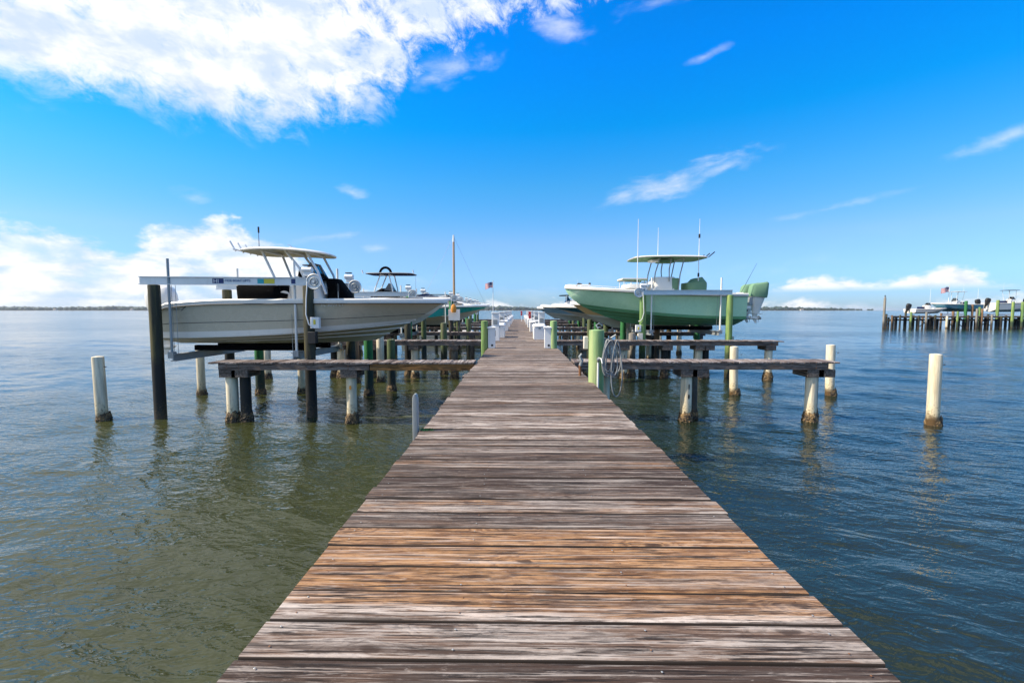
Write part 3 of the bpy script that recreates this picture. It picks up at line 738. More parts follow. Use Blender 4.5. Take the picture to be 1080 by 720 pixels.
# tall mooring posts of the neighbouring empty slips
extra = [(-8.43,14.6,.25,'pile_deepgreen','dark green piling under the grey boat, left of the finger pier middle'),
         (-4.86,14.6,.75,'pile_deepgreen','deep green piling under the bow half of the grey boat'),
         (-7.3,19.3,.9,'pile_dark','dark wooden piling in the second left slip'),
         (-4.35,15.4,.30,'pile_mid','bright green topped piling below the bow of the grey boat'),
         (-6.15,17.0,.6,'pile_brown','brown wooden piling under the middle of the grey boat'),
         (-5.3,17.3,.6,'pile_cream','cream piling under the middle of the grey boat'),
         (-4.7,19.2,.9,'pile_dark','dark piling just behind the second left finger pier'),
         (-3.2,19.4,0.75,'pile_mid','green piling beyond the bow of the grey boat'),
         (-3.9,26.2,1.2,'pile_dark','black piling beside the third left finger pier'),
         (-2.9,26.3,0.8,'pile_mid','green piling beside the third left finger pier, nearer the dock'),
         (-4.6,33.0,0.75,'pile_mid','green piling beside the fourth left finger pier'),
         (-6.1,26.3,.9,'pile_grey','grey piling at the third left finger pier'),
         (3.2,17.4,.25,'pile_grey','grey weathered piling in front of the second right finger pier'),
         (5.9,24.4,.7,'pile_cream','cream piling under the green boat seen past the lift posts'),
         (7.4,24.4,.6,'pile_brown','brown piling under the green boat'),
         (3.8,24.4,.8,'pile_mid','green piling under the bow of the green boat'),
         (4.7,18.9,.35,'pile_grey','grey piling just behind the second right finger pier')]
for i, (x, y, z1, m, lab) in enumerate(extra):
    piling(x, y, z1, .14, m, lab, 'wooden mooring pilings between the slips', y < 20, 60+i)

# ------------------------------------------------------------------ boats
def hull_rows(L, B, H, Hb, rake, cf=.27, sw=.085, sp=1.12, cb=.48):
    """rows from keel to gunwale: (half beam, z stern, z bow, x end, taper start, taper power)"""
    b = B/2
    def xe(f): return L*(1-rake*(1-f)**sp)
    return [(0.0, 0.0, .07*Hb, xe(.07), .5, 2.2),
            (b*.34, cf*.37*H, .48*cb*Hb, xe(.48*cb), .36, 1.9),
            (b*.62, cf*.69*H, .75*cb*Hb, xe(.75*cb), .36, 2.0),
            (b*.86, cf*H, cb*Hb, xe(cb), .40, 2.1),
            (b*.89, (cf+.005)*H, (cb+.01)*Hb, xe(cb+.01), .40, 2.15),
            (b*.905, (cf+sw)*H, (cb*.83+.17)*Hb, xe(cb*.83+.17), .42, 2.2),
            (b*.935, .62*H, (cb*.5+.5)*Hb, xe(cb*.5+.5), .46, 2.35),
            (b*.97, .84*H, (cb*.21+.79)*Hb, xe(cb*.21+.79), .50, 2.6),
            (b*1.0, 1.0*H, 1.0*Hb, L, .54, 2.9)]
def boat(name, label, cat, loc, rz, L, B, H, Hb, mats, rake=.26, group='boats on lifts beside the dock', near=False, N=28, rails=True, xs=0.0, drop=0.0, cf=.27, sw=.085, sp=1.12, cb=.48):
    root = empty(name, loc, rz, label, cat, group)
    rows = hull_rows(L, B, H, Hb, rake, cf, sw, sp, cb)
    def pt(row, t, sgn):
        b, z0, z1, xe, t0, p = row
        y = b*(1-max(0, (t-t0)/(1-t0))**p)
        if t < .12: y *= .96+.04*(t/.12)
        z = z0+(z1-z0)*(t**(2.0 if row is not rows[0] else 5.0))
        if drop and row[1] > .55*H: z -= drop*(row[1]/H)**2*(.4*(1-min(1,t/.3))**2+.6*(1-min(1,t/.06))**2)
        return (xe*t - xs, sgn*y, z)
    ts = [ (i/N) for i in range(N+1)]
    q = MB(); top, stripe, bot, cap_, inner = mats
    mrow = [bot, bot, bot, bot, stripe, top, top, top]
    for sgn in (-1, 1):
        for r_ in range(8):
            A = [pt(rows[r_], t, sgn) for t in ts]; Bb = [pt(rows[r_+1], t, sgn) for t in ts]
            fs = [(i, i+1, N+2+i, N+1+i) for i in range(N)]
            q.add(A+Bb, fs, mrow[r_])
        A = [pt(r, 0, sgn) for r in rows]
    tr = [pt(r, 0, -1) for r in rows]+[pt(r, 0, 1) for r in reversed(rows[1:])]
    q.add(tr, [tuple(range(len(tr)))], top)
    # weld
    me_o = q.build('hull', root, smooth=0)
    bm = bmesh.new(); bm.from_mesh(me_o.data); bmesh.ops.remove_doubles(bm, verts=bm.verts, dist=.0008)
    bmesh.ops.recalc_face_normals(bm, faces=bm.faces); bm.to_mesh(me_o.data); bm.free()
    me_o.data.polygons.foreach_set('use_smooth', [True]*len(me_o.data.polygons)); me_o.data.set_sharp_from_angle(angle=R(24))
    # sheer cap: closed loop stern -> bow -> stern
    loop = [Vector(pt(rows[8], t, -1)) for t in ts]+[Vector(pt(rows[8], t, 1)) for t in reversed(ts[:-1])]
    cw = .17; rings = []
    n_ = len(loop)
    for i, p in enumerate(loop):
        a = loop[max(i-1, 0)]; b_ = loop[min(i+1, n_-1)]; d = (b_-a); d.z = 0; d.normalize(); nrm = Vector((-d.y, d.x, 0))  # inward
        if i == N: nrm = Vector((-1,0,0)); 
        ci = p+nrm*min(cw, max(.05, abs(p.y)*.9+.05))
        rings.append([p-nrm*.022+Vector((0,0,-.085)), p-nrm*.03+Vector((0,0,.0)), p-nrm*.005+Vector((0,0,.035)), ci+Vector((0,0,.04)), ci+Vector((0,0,-.05)), p+nrm*.012+Vector((0,0,-.085))])
    q = MB(); q.loft(rings, cap_); 
    y0 = abs(loop[0].y); q.box((-xs+.08, 0, loop[0].z-.02), (.18, 2*y0-.1, .12), cap_)
    q.build('gunwale', root, smooth=35)
    # rub line
    q = MB()
    for sgn in (-1, 1): q.tube([Vector(pt(rows[8], t, sgn))+Vector((0, sgn*.026, -.092)) for t in ts], .012, 'darkline', 6)
    q.build('rub_rail', root)
    if rails:
        q = MB()
        for r_ in (1, 2, 3):
            for sgn in (-1, 1): q.tube([Vector(pt(rows[r_], t, sgn))+Vector((0, sgn*.006, -.004)) for t in ts], .014, stripe, 5)
        q.build('spray_rail', root)
    # knuckle line on topsides
    # foredeck and sole
    q = MB(); fd = [t for t in ts if t >= .70]; 
    A = [Vector(pt(rows[8], t, -1))*1 for t in fd]; Bv = [Vector(pt(rows[8], t, 1)) for t in fd]; Cv = [(a+b_)/2+Vector((0,0,.07)) for a, b_ in zip(A, Bv)]
    for seq in ((A, Cv), (Cv, Bv)):
        n2 = len(fd); q.add([v+Vector((0,0,.012)) for v in seq[0]+seq[1]], [(i, i+1, n2+i+1, n2+i) for i in range(n2-1)], inner)
    q.build('foredeck', root, smooth=60)
    q = MB(); zs = H*.52; tt = [t for t in ts if t <= .72]
    A = [Vector(pt(rows[8], t, -1)) for t in tt]; n2 = len(tt)
    def ins(v, k=.15): return Vector((v.x, v.y-math.copysign(k, v.y) if abs(v.y) > k else 0, v.z))
    for sgn in (-1, 1):
        up = [ins(Vector(pt(rows[8], t, sgn))) for t in tt]; dn = [Vector((v.x, sgn*min(abs(v.y), max(0, abs(pt(rows[5], min(1, t*L/rows[5][3]), 1)[1])-.06)), zs)) for t, v in zip(tt, up)]
        q.add(up+dn, [(i, i+1, n2+i+1, n2+i) for i in range(n2-1)], inner)
    dnL = [v.copy() if v.y < 0 else Vector((v.x, -v.y, v.z)) for v in dn]; dnR = [Vector((v.x, -v.y, zs)) for v in dnL]
    q.add(dnL+dnR, [(i, i+1, n2+i+1, n2+i) for i in range(n2-1)], inner)
    e = ins(Vector(pt(rows[8], tt[-1], -1))); q.add([tuple(dnL[-1]), tuple(dnR[-1]), (e.x, -e.y, e.z+.08), (e.x, e.y, e.z+.08)], [(0,1,2,3)], inner)
    e = ins(Vector(pt(rows[8], 0, -1))); q.add([(e.x+.03, e.y, zs), (e.x+.03, -e.y, zs), (e.x+.03, -e.y, e.z), (e.x+.03, e.y, e.z)], [(0,1,2,3)], inner)
    q.build('cockpit', root, smooth=30)
    root['_rows'] = 0
    del root['_rows']
    root_pt = lambda row, t, sgn: Vector(pt(rows[row], t, sgn))
    return root, root_pt

def sell(a, b, z, n=24, p=3.0, cx=0, cy=0):
    out_ = []
    for i in range(n):
        th = 2*math.pi*i/n; c_, s_ = math.cos(th), math.sin(th)
        out_.append(Vector((cx+a*math.copysign(abs(c_)**(2/p), c_), cy+b*math.copysign(abs(s_)**(2/p), s_), z)))
    return out_
def canopy(root, cx, z, a, b, th, m_top, m_under, arch=.10, name='hard_top', tiltx=0.0, n=32, p=3.4):
    q = MB()
    def ring(k, zz, f=1.0):
        r_ = sell(a*k, b*k, 0, n, p)
        return [Vector((v.x+cx, v.y, z+zz-arch*f*((v.x/a)**2*.6+(v.y/b)**2*.4)+tiltx*v.x)) for v in r_]
    q.loft([ring(.05, th), ring(.5, th), ring(.85, th), ring(.97, th*.9), ring(1.0, th*.45), ring(.985, 0.0)], m_top, cap0=True, cap1=False)
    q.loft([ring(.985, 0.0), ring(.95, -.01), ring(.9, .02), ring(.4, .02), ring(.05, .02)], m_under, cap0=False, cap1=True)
    return q.build(name, root, smooth=50)
def outboard(root, x, y, z, s_, mc, ml, tilt=0.0, blade='alu', cowl=1.0):
    """built with the transom bracket at the origin, engine behind (-x)"""
    q = MB()
    k = cowl*s_
    if cowl > 1: q.loft([sell(.36*k,.21*k,.20*s_,24,4,-.36*s_), sell(.37*k,.22*k,.36*s_,24,4,-.36*s_), [Vector((v.x, v.y, v.z-(.10*s_*(v.x+.36*s_)/(.36*k)))) for v in sell(.355*k,.19*k,.74*s_,24,4,-.37*s_)], [Vector((v.x, v.y, v.z-(.10*s_*(v.x+.36*s_)/(.36*k)))) for v in sell(.29*k,.14*k,.82*s_,24,4,-.38*s_)]], mc)
    else: q.loft([sell(.22*s_,.17*s_,.10*s_,20,3,-.30*s_), sell(.34*s_,.20*s_,.18*s_,20,3,-.34*s_), sell(.38*s_,.225*s_,.40*s_,20,3,-.36*s_), sell(.37*s_,.22*s_,.62*s_,20,3.2,-.37*s_),
            sell(.33*s_,.20*s_,.78*s_,20,3,-.37*s_), sell(.24*s_,.14*s_,.86*s_,20,3,-.35*s_), sell(.08*s_,.05*s_,.88*s_,20,2,-.34*s_)], mc)
    c = q.build('outboard_engine', root, loc=(x, y, z), rot=(0, tilt, 0), smooth=60)
    q = MB()
    q.loft([sell(.31*s_,.18*s_,.24*s_,16,3,-.36*s_), sell(.27*s_,.15*s_,.0*s_,16,3,-.36*s_), sell(.19*s_,.10*s_,-.26*s_,16,2.8,-.38*s_), sell(.16*s_,.08*s_,-.52*s_,16,2.4,-.38*s_)], ml)
    q.loft([sell(.26*s_,.11*s_,-.54*s_,16,2.4,-.42*s_), sell(.26*s_,.11*s_,-.515*s_,16,2.4,-.42*s_)], ml)
    q.loft([sell(.12*s_,.04*s_,-.54*s_,16,2.4,-.36*s_), sell(.11*s_,.032*s_,-.72*s_,16,2.4,-.37*s_)], ml)
    q.tube([(-.14*s_,0,-.74*s_), (-.22*s_,0,-.74*s_), (-.36*s_,0,-.74*s_), (-.52*s_,0,-.74*s_)], [.015*s_,.055*s_,.07*s_,.05*s_], ml, 12)
    q.add([(-.28*s_,.01,-.78*s_), (-.46*s_,.01,-.78*s_), (-.50*s_,.004,-.95*s_), (-.42*s_,.004,-.95*s_), (-.28*s_,-.01,-.78*s_), (-.46*s_,-.01,-.78*s_), (-.50*s_,-.004,-.95*s_), (-.42*s_,-.004,-.95*s_)],
          [(0,1,2,3), (7,6,5,4), (0,4,5,1), (1,5,6,2), (2,6,7,3), (3,7,4,0)], ml)
    q.build('drive_leg', c, smooth=50)
    q = MB(); q.tube([(-.52*s_,0,-.74*s_), (-.62*s_,0,-.74*s_)], [.05*s_,.03*s_], blade, 12)
    for k in range(3):
        a = R(120*k+20)
        pts = [(-.56, .03, 0), (-.53, .10, .06), (-.55, .17, .03), (-.60, .17, -.05), (-.61, .08, -.06)]
        vs_ = []
        for px_, ry, rz_ in pts:
            yy, zz = ry*math.cos(a)-rz_*math.sin(a), ry*math.sin(a)+rz_*math.cos(a)
            vs_.append((px_*s_, yy*s_, -.74*s_+zz*s_))
        q.add(vs_+[(v[0]+.012*s_, v[1], v[2]) for v in vs_], [(0,1,2,3,4), (9,8,7,6,5)]+[(i, (i+1) % 5, (i+1) % 5+5, i+5) for i in range(5)], blade)
    q.build('propeller', c, smooth=30)
    q = MB(); q.box((-.05*s_, 0, -.02*s_), (.16*s_,.26*s_,.34*s_), 'galv'); q.build('bracket', c, smooth=0, bevel=.01)
    return c
def console(root, cx, z0, h, lx_, wy, m, lean=.12, ws=True):
    q = MB(); q.loft([sell(lx_/2, wy/2, z0, 20, 6, cx), sell(lx_/2*.96, wy/2*.97, z0+h*.55, 20, 6, cx), sell(lx_/2*.74, wy/2*.92, z0+h*.95, 20, 5, cx-lean*.5), sell(lx_/2*.66, wy/2*.86, z0+h, 20, 5, cx-lean*.5)], m)
    c = q.build('console', root, smooth=50)
    if ws:
        q = MB(); x0 = cx+lx_*.30; y_ = wy/2*.84
        P_ = [(x0+.08,-y_,z0+h*.92), (x0+.08,y_,z0+h*.92), (x0-.16,y_*.8,z0+h+.38), (x0-.16,-y_*.8,z0+h+.38), (x0-.42,-y_,z0+h*.95), (x0-.42,y_,z0+h*.95)]
        q.add(P_+[(p[0]-.012, p[1]*.98, p[2]) for p in P_], [(0,1,2,3), (0,3,4), (1,5,2), (6,9,8,7), (6,10,9), (7,8,11)], 'glass'); q.build('windshield', c, smooth=0)
    q = MB(); wc = Vector((cx-lx_*.45-.1, 0, z0+h*.82))
    q.tube([wc+Vector((-.05*math.cos(a), .19*math.sin(a), .19*math.cos(a))) for a in [2*math.pi*i/20 for i in range(20)]], .014, 'rubber', 6, closed=True)
    q.tube([wc, wc+Vector((.16,0,0))], .02, 'alu', 8); q.build('steering_wheel', c)
    return c
def tframe(root, feet, heads, m='steel_white', r_=.028, name='top_frame'):
    q = MB()
    for f_, h_ in zip(feet, heads):
        for sgn in (-1, 1):
            a = Vector((f_[0], f_[1]*sgn, f_[2])); b_ = Vector((h_[0], h_[1]*sgn, h_[2])); mid = a.lerp(b_, .5)+Vector((.05*(1 if h_[0] < f_[0] else -1), 0, .03))
            q.tube([a, mid, b_], r_, m, 8)
    for h_ in heads: q.tube([(h_[0], -h_[1], h_[2]), (h_[0], h_[1], h_[2])], r_*.9, m, 8)
    return q.build(name, root)
def whip(root, x, y, z0, z1, r_=.012, name='antenna', m='steel_white', lean=0.0, collars=()):
    q = MB(); q.tube([(x, y, z0), (x+lean*(z1-z0)*.5, y, (z0+z1)/2), (x+lean*(z1-z0), y, z1)], [r_, r_*.8, r_*.4], m, 7)
    for zc_ in collars: q.tube([(x+lean*(zc_-z0), y, zc_-.08), (x+lean*(zc_-z0), y, zc_+.08)], r_*2.3, 'rubber', 8)
    return q.build(name, root)
def bowrail(root, P_, t0=.6, h=.16, m='steel_white', n=9):
    q = MB()
    for sgn in (-1, 1):
        pts = [P_(8, t0+(0.985-t0)*i/n, sgn)+Vector((0, -sgn*.05, h*min(1, i/1.5)*(1))) for i in range(n+1)]
        q.tube(pts, .012, m, 6)
        for i in range(2, n, 2): q.tube([pts[i], pts[i]-Vector((0,0,h-.02))], .01, m, 6)
    q.build('bow_rail', root)

# --- grey boat (left, nearest)
KZ = .38
gb, P_ = boat('motorboat', 'grey centre console boat with white stripe and hard top on the nearest left lift', 'boat', (-8.93, 12.62, KZ), R(1.2), 7.47, 2.12, 1.17, 1.20,
              ('gel_grey', 'gel_white', 'gel_olive', 'gel_white', 'gel_white'), rake=.29, near=True, N=36, xs=.55, drop=.36, cf=.17, sw=.135)
console(gb, 3.15, .55, 1.28, 1.0, 1.0, 'gel_white')
q = MB(); q.loft([sell(.30,.46,.55,16,4,2.95), sell(.30,.46,1.0,16,4,2.95)], 'gel_white'); 
ptsx = [Vector(p) for p in ()]
# black canvas over leaning post and aft seating
q = MB(); q.loft([sell(.58,.60,1.10,24,7,1.95), sell(.60,.60,1.34,24,8,1.95), sell(.60,.58,1.56,24,8,1.93), sell(.56,.52,1.61,24,6,1.93)], 'canvas_black'); q.build('seat_cover', gb, smooth=50)
q = MB(); q.loft([sell(.36,.48,1.75,16,4,3.25), sell(.22,.40,2.0,16,4,3.15), sell(.08,.30,2.08,16,4,3.05)], 'canvas_black'); q.build('dash_cover', gb, smooth=50)
q = MB(); q.loft([sell(.34,.40,1.15,16,4,4.0), sell(.26,.36,1.42,16,4,3.94), sell(.16,.30,1.78,16,4,3.78)], 'canvas_black'); q.build('forward_seat_cover', gb, smooth=50)
q = MB(); q.cyl((2.62,-.49,1.28), .16, .04, 'gel_white', 20, axis='y'); q.box((2.62,-.52,1.30), (.22,.03,.15), 'canvas_black', rot=(0,R(12),0)); q.build('speaker_hatch', gb, bevel=.01)
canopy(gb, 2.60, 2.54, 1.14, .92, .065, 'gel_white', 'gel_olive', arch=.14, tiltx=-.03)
tframe(gb, [(2.55,.46,1.1), (3.3,.5,1.55), (3.75,.5,1.35)], [(2.10,.55,2.50), (2.72,.55,2.50), (3.28,.55,2.46)], r_=.034)
q = MB()
for i in range(5):
    y = -.7+.35*i; q.tube([(1.50,y,2.46), (1.36,y,2.72)], .022, 'steel_white', 8)
q.tube([(1.50,-.8,2.50), (1.50,.8,2.50)], .02, 'steel_white', 8); q.build('rod_holder', gb)
whip(gb, 1.9, -.3, 2.6, 3.12, .010, m='rubber', collars=(3.08,))
q = MB(); q.cyl((2.75,-.2,2.6), .09, .03, 'steel_white', 14); q.tube([(2.75,-.2,2.62), (2.70,-.2,2.68), (2.62,-.2,2.70)], .008, 'galv', 6); q.build('anchor_light', gb)
whip(gb, 4.15, -.7, 1.15, 1.62, .012, 'antenna', 'galv', collars=(1.5,))
outboard(gb, -.60, 0.0, .70, 1.05, 'gel_white', 'gel_white', tilt=R(-4))
q = MB(); q.cyl((.35,-.86,1.06), .035, .06, 'rubber', 10, axis='x'); q.tube([(.2,-.88,1.04), (.35,-.88,1.10), (.5,-.88,1.04)], .012, 'steel_white', 6); q.build('cleat', gb)
q = MB(); q.tube([(5.1,-.62,1.19), (5.5,-.55,1.23), (5.9,-.45,1.24), (6.3,-.28,1.24)], .02, 'rubber', 6); q.build('bow_cushion', gb)
# knuckle lines
q = MB()
for sgn in (-1, 1): q.tube([P_(6, t, sgn).lerp(P_(5, t, sgn), .35)+Vector((0, sgn*.001, 0)) for t in [i/36 for i in range(37)]], .007, 'darkline', 5)
q.build('hull_line', gb)
def onhull(P_, tm, frac, sgn=-1):
    a = P_(7, tm, sgn).lerp(P_(8, tm, sgn), frac); b_ = P_(7, tm+.03, sgn).lerp(P_(8, tm+.03, sgn), frac); low = P_(6, tm, sgn)
    return a, (b_-a).normalized(), low
def hulltext(boat_, P_, s_, size, tm, frac, m):
    a, d, low = onhull(P_, tm, frac); up = (P_(8, tm, -1)-P_(7, tm, -1)).normalized()
    nrm = d.cross(up).normalized(); up2 = nrm.cross(d)
    M = Matrix((d, up2, nrm)).transposed()
    t_ = text(s_, size, m, 'lettering', boat_, a+nrm*.006, M.to_euler(), .002); return t_
hulltext(gb, P_, 'FL 3099 LT', .125, .600, .02, 'whitetext')
q = MB(); a, d, low = onhull(P_, .055, .1)
q.tube([a+Vector((0,-.004,0)), a+d*.25+Vector((0,-.006,-.01)), a+d*.36+Vector((0,-.006,-.01))], [.004,.012,.004], 'darkline', 5)
q.tube([a+d*.38+Vector((0,-.006,-.06)), a+d*.52+Vector((0,-.008,.05))], [.004,.011], 'darkline', 5); q.build('hull_emblem', gb)

# --- green boat (right)
KZ2 = .62
G0 = Vector((10.15, 20.72, KZ2))
vb, P2 = boat('motorboat', 'pale green centre console boat with open T-top and covered engine on the right lift', 'boat', G0, math.pi, 8.05-.43, 2.55, 1.36, 1.74,
              ('gel_green', 'gel_green_dark', 'gel_green_dark', 'gel_white', 'gel_white'), rake=.40, N=36, xs=-.43, sp=2.0, cf=.22)
n0 = set(vb.children)
console(vb, 3.75, 1.0, 1.40, 1.35, 1.05, 'gel_white', ws=False)
q = MB(); q.add([(3.42,y,z) for y, z in ((-.5,1.75), (-.5,2.35), (.5,2.35), (.5,1.75))]+[(3.1,y,z) for y, z in ((-.48,1.75), (-.48,2.35), (.48,2.35), (.48,1.75))], [(0,1,2,3), (7,6,5,4), (0,4,5,1), (1,5,6,2), (2,6,7,3), (3,7,4,0)], 'canvas_green'); q.build('console_cover', vb, smooth=0, bevel=.03)
q = MB(); q.loft([sell(.44,.50,1.6,20,5,2.28), sell(.46,.52,2.0,20,5,2.28), sell(.46,.50,2.15,20,5,2.28)], 'canvas_green', cap1=False)
rg = [Vector((v.x, v.y, 2.15)) for v in sell(.46,.50,0,20,5,2.28)]; tp = [Vector((2.28+(v.x-2.28)*.62, v.y*.75, 2.40-.28*max(0,(v.x-2.2))/.46)) for v in rg]
q.loft([rg, tp], 'canvas_green', cap0=False); q.build('seat_cover', vb, smooth=40)
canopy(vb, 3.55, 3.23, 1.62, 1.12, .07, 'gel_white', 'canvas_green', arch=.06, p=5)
tframe(vb, [(3.15,.52,1.7), (3.55,.52,2.2), (4.25,.52,1.9)], [(2.95,.62,3.20), (3.5,.62,3.20), (4.0,.62,3.20)], m='galv', r_=.026)
q = MB(); q.box((3.6,0,3.12), (.7,.5,.16), 'canvas_green'); q.box((4.1,0,3.14), (.34,.7,.10), 'box_white'); q.build('overhead_box', vb, smooth=0, bevel=.02)
q = MB()
for y in (-.8,-.3,.3,.8): q.tube([(1.98,y,3.22), (1.72,y,3.44)], .022, 'rubber', 8)
q.build('rod_holder', vb)
X_ = lambda px: 10.15-X_at(px, 20.7)
whip(vb, X_(665.5), .9, 1.9, 4.82, .022); whip(vb, X_(693), -.2, 3.3, 4.65, .014)
whip(vb, X_(726), .9, 2.2, 4.82, .018, 'outrigger', collars=(2.45, 4.1))
q = MB(); q.loft([sell(.52,.6,1.9,20,5,4.95), sell(.50,.58,2.08,20,5,4.95)], 'gel_white'); q.tube([(4.5,-.5,2.25), (5.6,-.5,2.28)], .03, 'canvas_green', 8); q.tube([(4.5,.5,2.25), (5.6,.5,2.28)], .03, 'canvas_green', 8)
q.box((5.05,0,2.31), (1.1,1.05,.07), 'box_cream')
for x in (4.6, 5.5):
    for y in (-.45,.45): q.tube([(x,y,1.9), (x,y,2.3)], .02, 'steel_white', 6)
q.build('forward_seat', vb, smooth=40, bevel=.01)
bowrail(vb, P2, .66, .10); rail_ = [c for c in vb.children if c.name.startswith('bow_rail')][0]
q = MB(); q.tube([(7.55,-.1,2.03), (7.45,.0,2.14), (7.3,.05,2.10)], .035, 'rubber', 8); q.box((7.15,0,2.06), (.45,.22,.07), 'steel_white'); q.cyl((6.95,0,2.05), .05, .12, 'rubber', 10); q.build('anchor', vb, bevel=.01)
q = MB(); q.box((.62,.0,1.62), (.28,1.9,.16), 'gel_white'); q.build('transom_box', vb, bevel=.03)
outboard(vb, .02, -.35, 1.36, 1.0, 'canvas_green', 'gel_white', tilt=R(-6), cowl=1.06)
outboard(vb, .02, .42, 1.36, 1.0, 'canvas_green', 'gel_white', tilt=R(-6), cowl=1.06)
q = MB(); q.box((.22, .03, 1.05), (.42,1.3,.14), 'gel_white'); q.box((.25, .03, .93), (.30,1.1,.10), 'rubber'); q.build('engine_bracket', vb, bevel=.03)
whip(vb, .6, .9, 1.65, 2.95, .010, 'fishing_rod', 'rubber', lean=-.5)

for c in vb.children:
    if c not in n0 and c is not rail_: c.location.z -= .26
# --- more boats
def console_boat(label, loc, rz, L, B, H, Hb, mats, ttop=True, topm='gel_white', under='gel_pale', eng='gel_white', rake=.26, ztop=2.1, name='motorboat', tilt=R(20), fw=0.0, cb=.48):
    b_, P = boat(name, label, 'boat', loc, rz, L, B, H, Hb, mats, rake=rake, N=20, rails=False, cb=cb)
    console(b_, L*(.46+fw), H*.52, H*.5+.62, 1.0, .9, 'gel_white')
    q = MB(); q.box((L*.30, 0, H+.18), (.5,.9,.42), 'canvas_navy' if eng == 'rubber' else 'gel_white'); q.build('leaning_post', b_, bevel=.04)
    if ttop:
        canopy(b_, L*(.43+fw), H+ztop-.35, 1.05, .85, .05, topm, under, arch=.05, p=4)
        tframe(b_, [(L*(.38+fw),.42,H*.6), (L*(.5+fw),.42,H*.6)], [(L*(.34+fw),.5,H+ztop-.38), (L*(.49+fw),.5,H+ztop-.38)], r_=.024)
        whip(b_, L*(.38+fw), .6, H+ztop-.4, H+ztop+.9, .012)
    bowrail(b_, P, .62, .12)
    outboard(b_, 0, 0, H*.9, 1.0, eng, eng, tilt=tilt)
    return b_, P
wbt, Pw = boat('motorboat', 'white boat with folded top frame seen over the bow of the grey boat', 'boat', (-10.6, 22.3, .42), 0, 7.25, 2.4, 1.15, 1.42, ('gel_white','gel_white','gel_pale','gel_white','gel_white'), N=20, rails=False)
console(wbt, 4.2, .6, 1.2, 1.0, .9, 'gel_white')
q = MB(); q.loft([sell(.75,.55,1.5,20,4,4.15), sell(.55,.45,1.75,20,4,4.15), sell(.2,.25,1.93,20,3,4.1)], 'canvas_black'); q.build('console_cover', wbt, smooth=50)
q = MB(); q.loft([sell(.62,.55,1.42,20,4,6.2), sell(.5,.45,1.56,20,4,6.15), sell(.1,.25,1.66,20,3,6.0)], 'canvas_navy'); q.build('bow_cover', wbt, smooth=50)
canopy(wbt, 4.4, 2.62, 1.15, .85, .04, 'galv', 'canvas_navy', arch=.02, p=5)
tframe(wbt, [(3.55,.45,1.2), (4.6,.45,1.2)], [(4.0,.5,2.58), (4.4,.5,2.58)], r_=.03)
q = MB(); q.tube([(4.2+.27*math.cos(a), -.35, 2.62+.30*math.sin(a)) for a in [math.pi*i/12 for i in range(13)]], .06, 'canvas_black', 8); q.build('folded_bimini', wbt)
q = MB()
for x in (3.2, 5.62): q.tube([(x,-.6,2.62), (x-.05,-.6,2.78)], .03, 'steel_white', 6)
q.build('rod_holder', wbt)
whip(wbt, 5.5, .3, 1.4, 2.6, .01)
bowrail(wbt, Pw, .6, .18)
outboard(wbt, 0, 0, 1.0, 1.0, 'gel_white', 'gel_white', tilt=R(10))
aq, Pa = boat('motorboat', 'aqua hulled boat with white cabin and dark windshield on the left', 'boat', (-9.15, 29.6, .32), 0, 7.25, 2.5, 1.15, 1.30, ('gel_aqua','gel_aqua','gel_pale','gel_white','gel_white'), rake=.36, N=20, rails=False, cb=.82)
q = MB(); q.loft([[(3.2,-1.0,1.1),(6.3,-.45,1.28),(6.3,.45,1.28),(3.2,1.0,1.1)], [(3.3,-.85,1.55),(5.2,-.4,1.55),(5.2,.4,1.55),(3.3,.85,1.55)]], 'gel_white'); cb = q.build('cabin', aq, smooth=0, bevel=.06)
q = MB(); q.add([(5.2,-.7,1.52), (5.2,.7,1.52), (4.5,.6,1.95), (4.5,-.6,1.95), (3.7,-.75,1.56), (3.7,.75,1.56)], [(0,1,2,3), (0,3,4), (1,5,2)], 'glass'); q.tube([(5.2,-.7,1.53),(4.5,-.6,1.96),(4.5,.6,1.96),(5.2,.7,1.53)], .035, 'rubber', 6); q.tube([(4.5,-.6,1.96),(3.5,-.7,1.96)], .03, 'rubber', 6); q.build('windshield', aq, smooth=0)
q = MB(); q.box((5.2,-.47,1.43), (.7,.5,.05), 'glass', rot=(0,R(5),0)); q.build('hatch', aq, smooth=0)
bowrail(aq, Pa, .62, .16)
outboard(aq, 0, 0, 1.0, 1.0, 'gel_white', 'gel_white')
console_boat('cream yellow boat with pale bottom and black engine behind the green boat', (9.85, 23.85, .32), math.pi, 7.15, 2.0, 1.1, 1.36, ('gel_cream','gel_white','gel_pale','gel_white','gel_white'), ttop=False, eng='rubber', rake=.30, tilt=R(-28))
console_boat('dark teal boat with pale bottom lying beyond the cream boat', (9.25, 27.0, .42), math.pi, 7.3, 2.4, 1.0, 1.15, ('gel_teal','gel_teal','gel_pale','gel_white','gel_white'), rake=.42, ttop=False, cb=.80)
console_boat('blue grey boat with black top far along the right side', (9.1, 37.5, .4), math.pi, 7.3, 2.4, 1.0, 1.25, ('gel_bluegrey','gel_pale','gel_pale','gel_white','gel_white'), topm='canvas_black', under='canvas_black', ztop=1.45, fw=.22)
console_boat('small pale boat, farthest boat on the right of the dock', (9.0, 44.5, .4), math.pi, 7.2, 2.3, .95, 1.15, ('gel_bluegrey','gel_pale','gel_pale','gel_white','gel_white'), ttop=False)

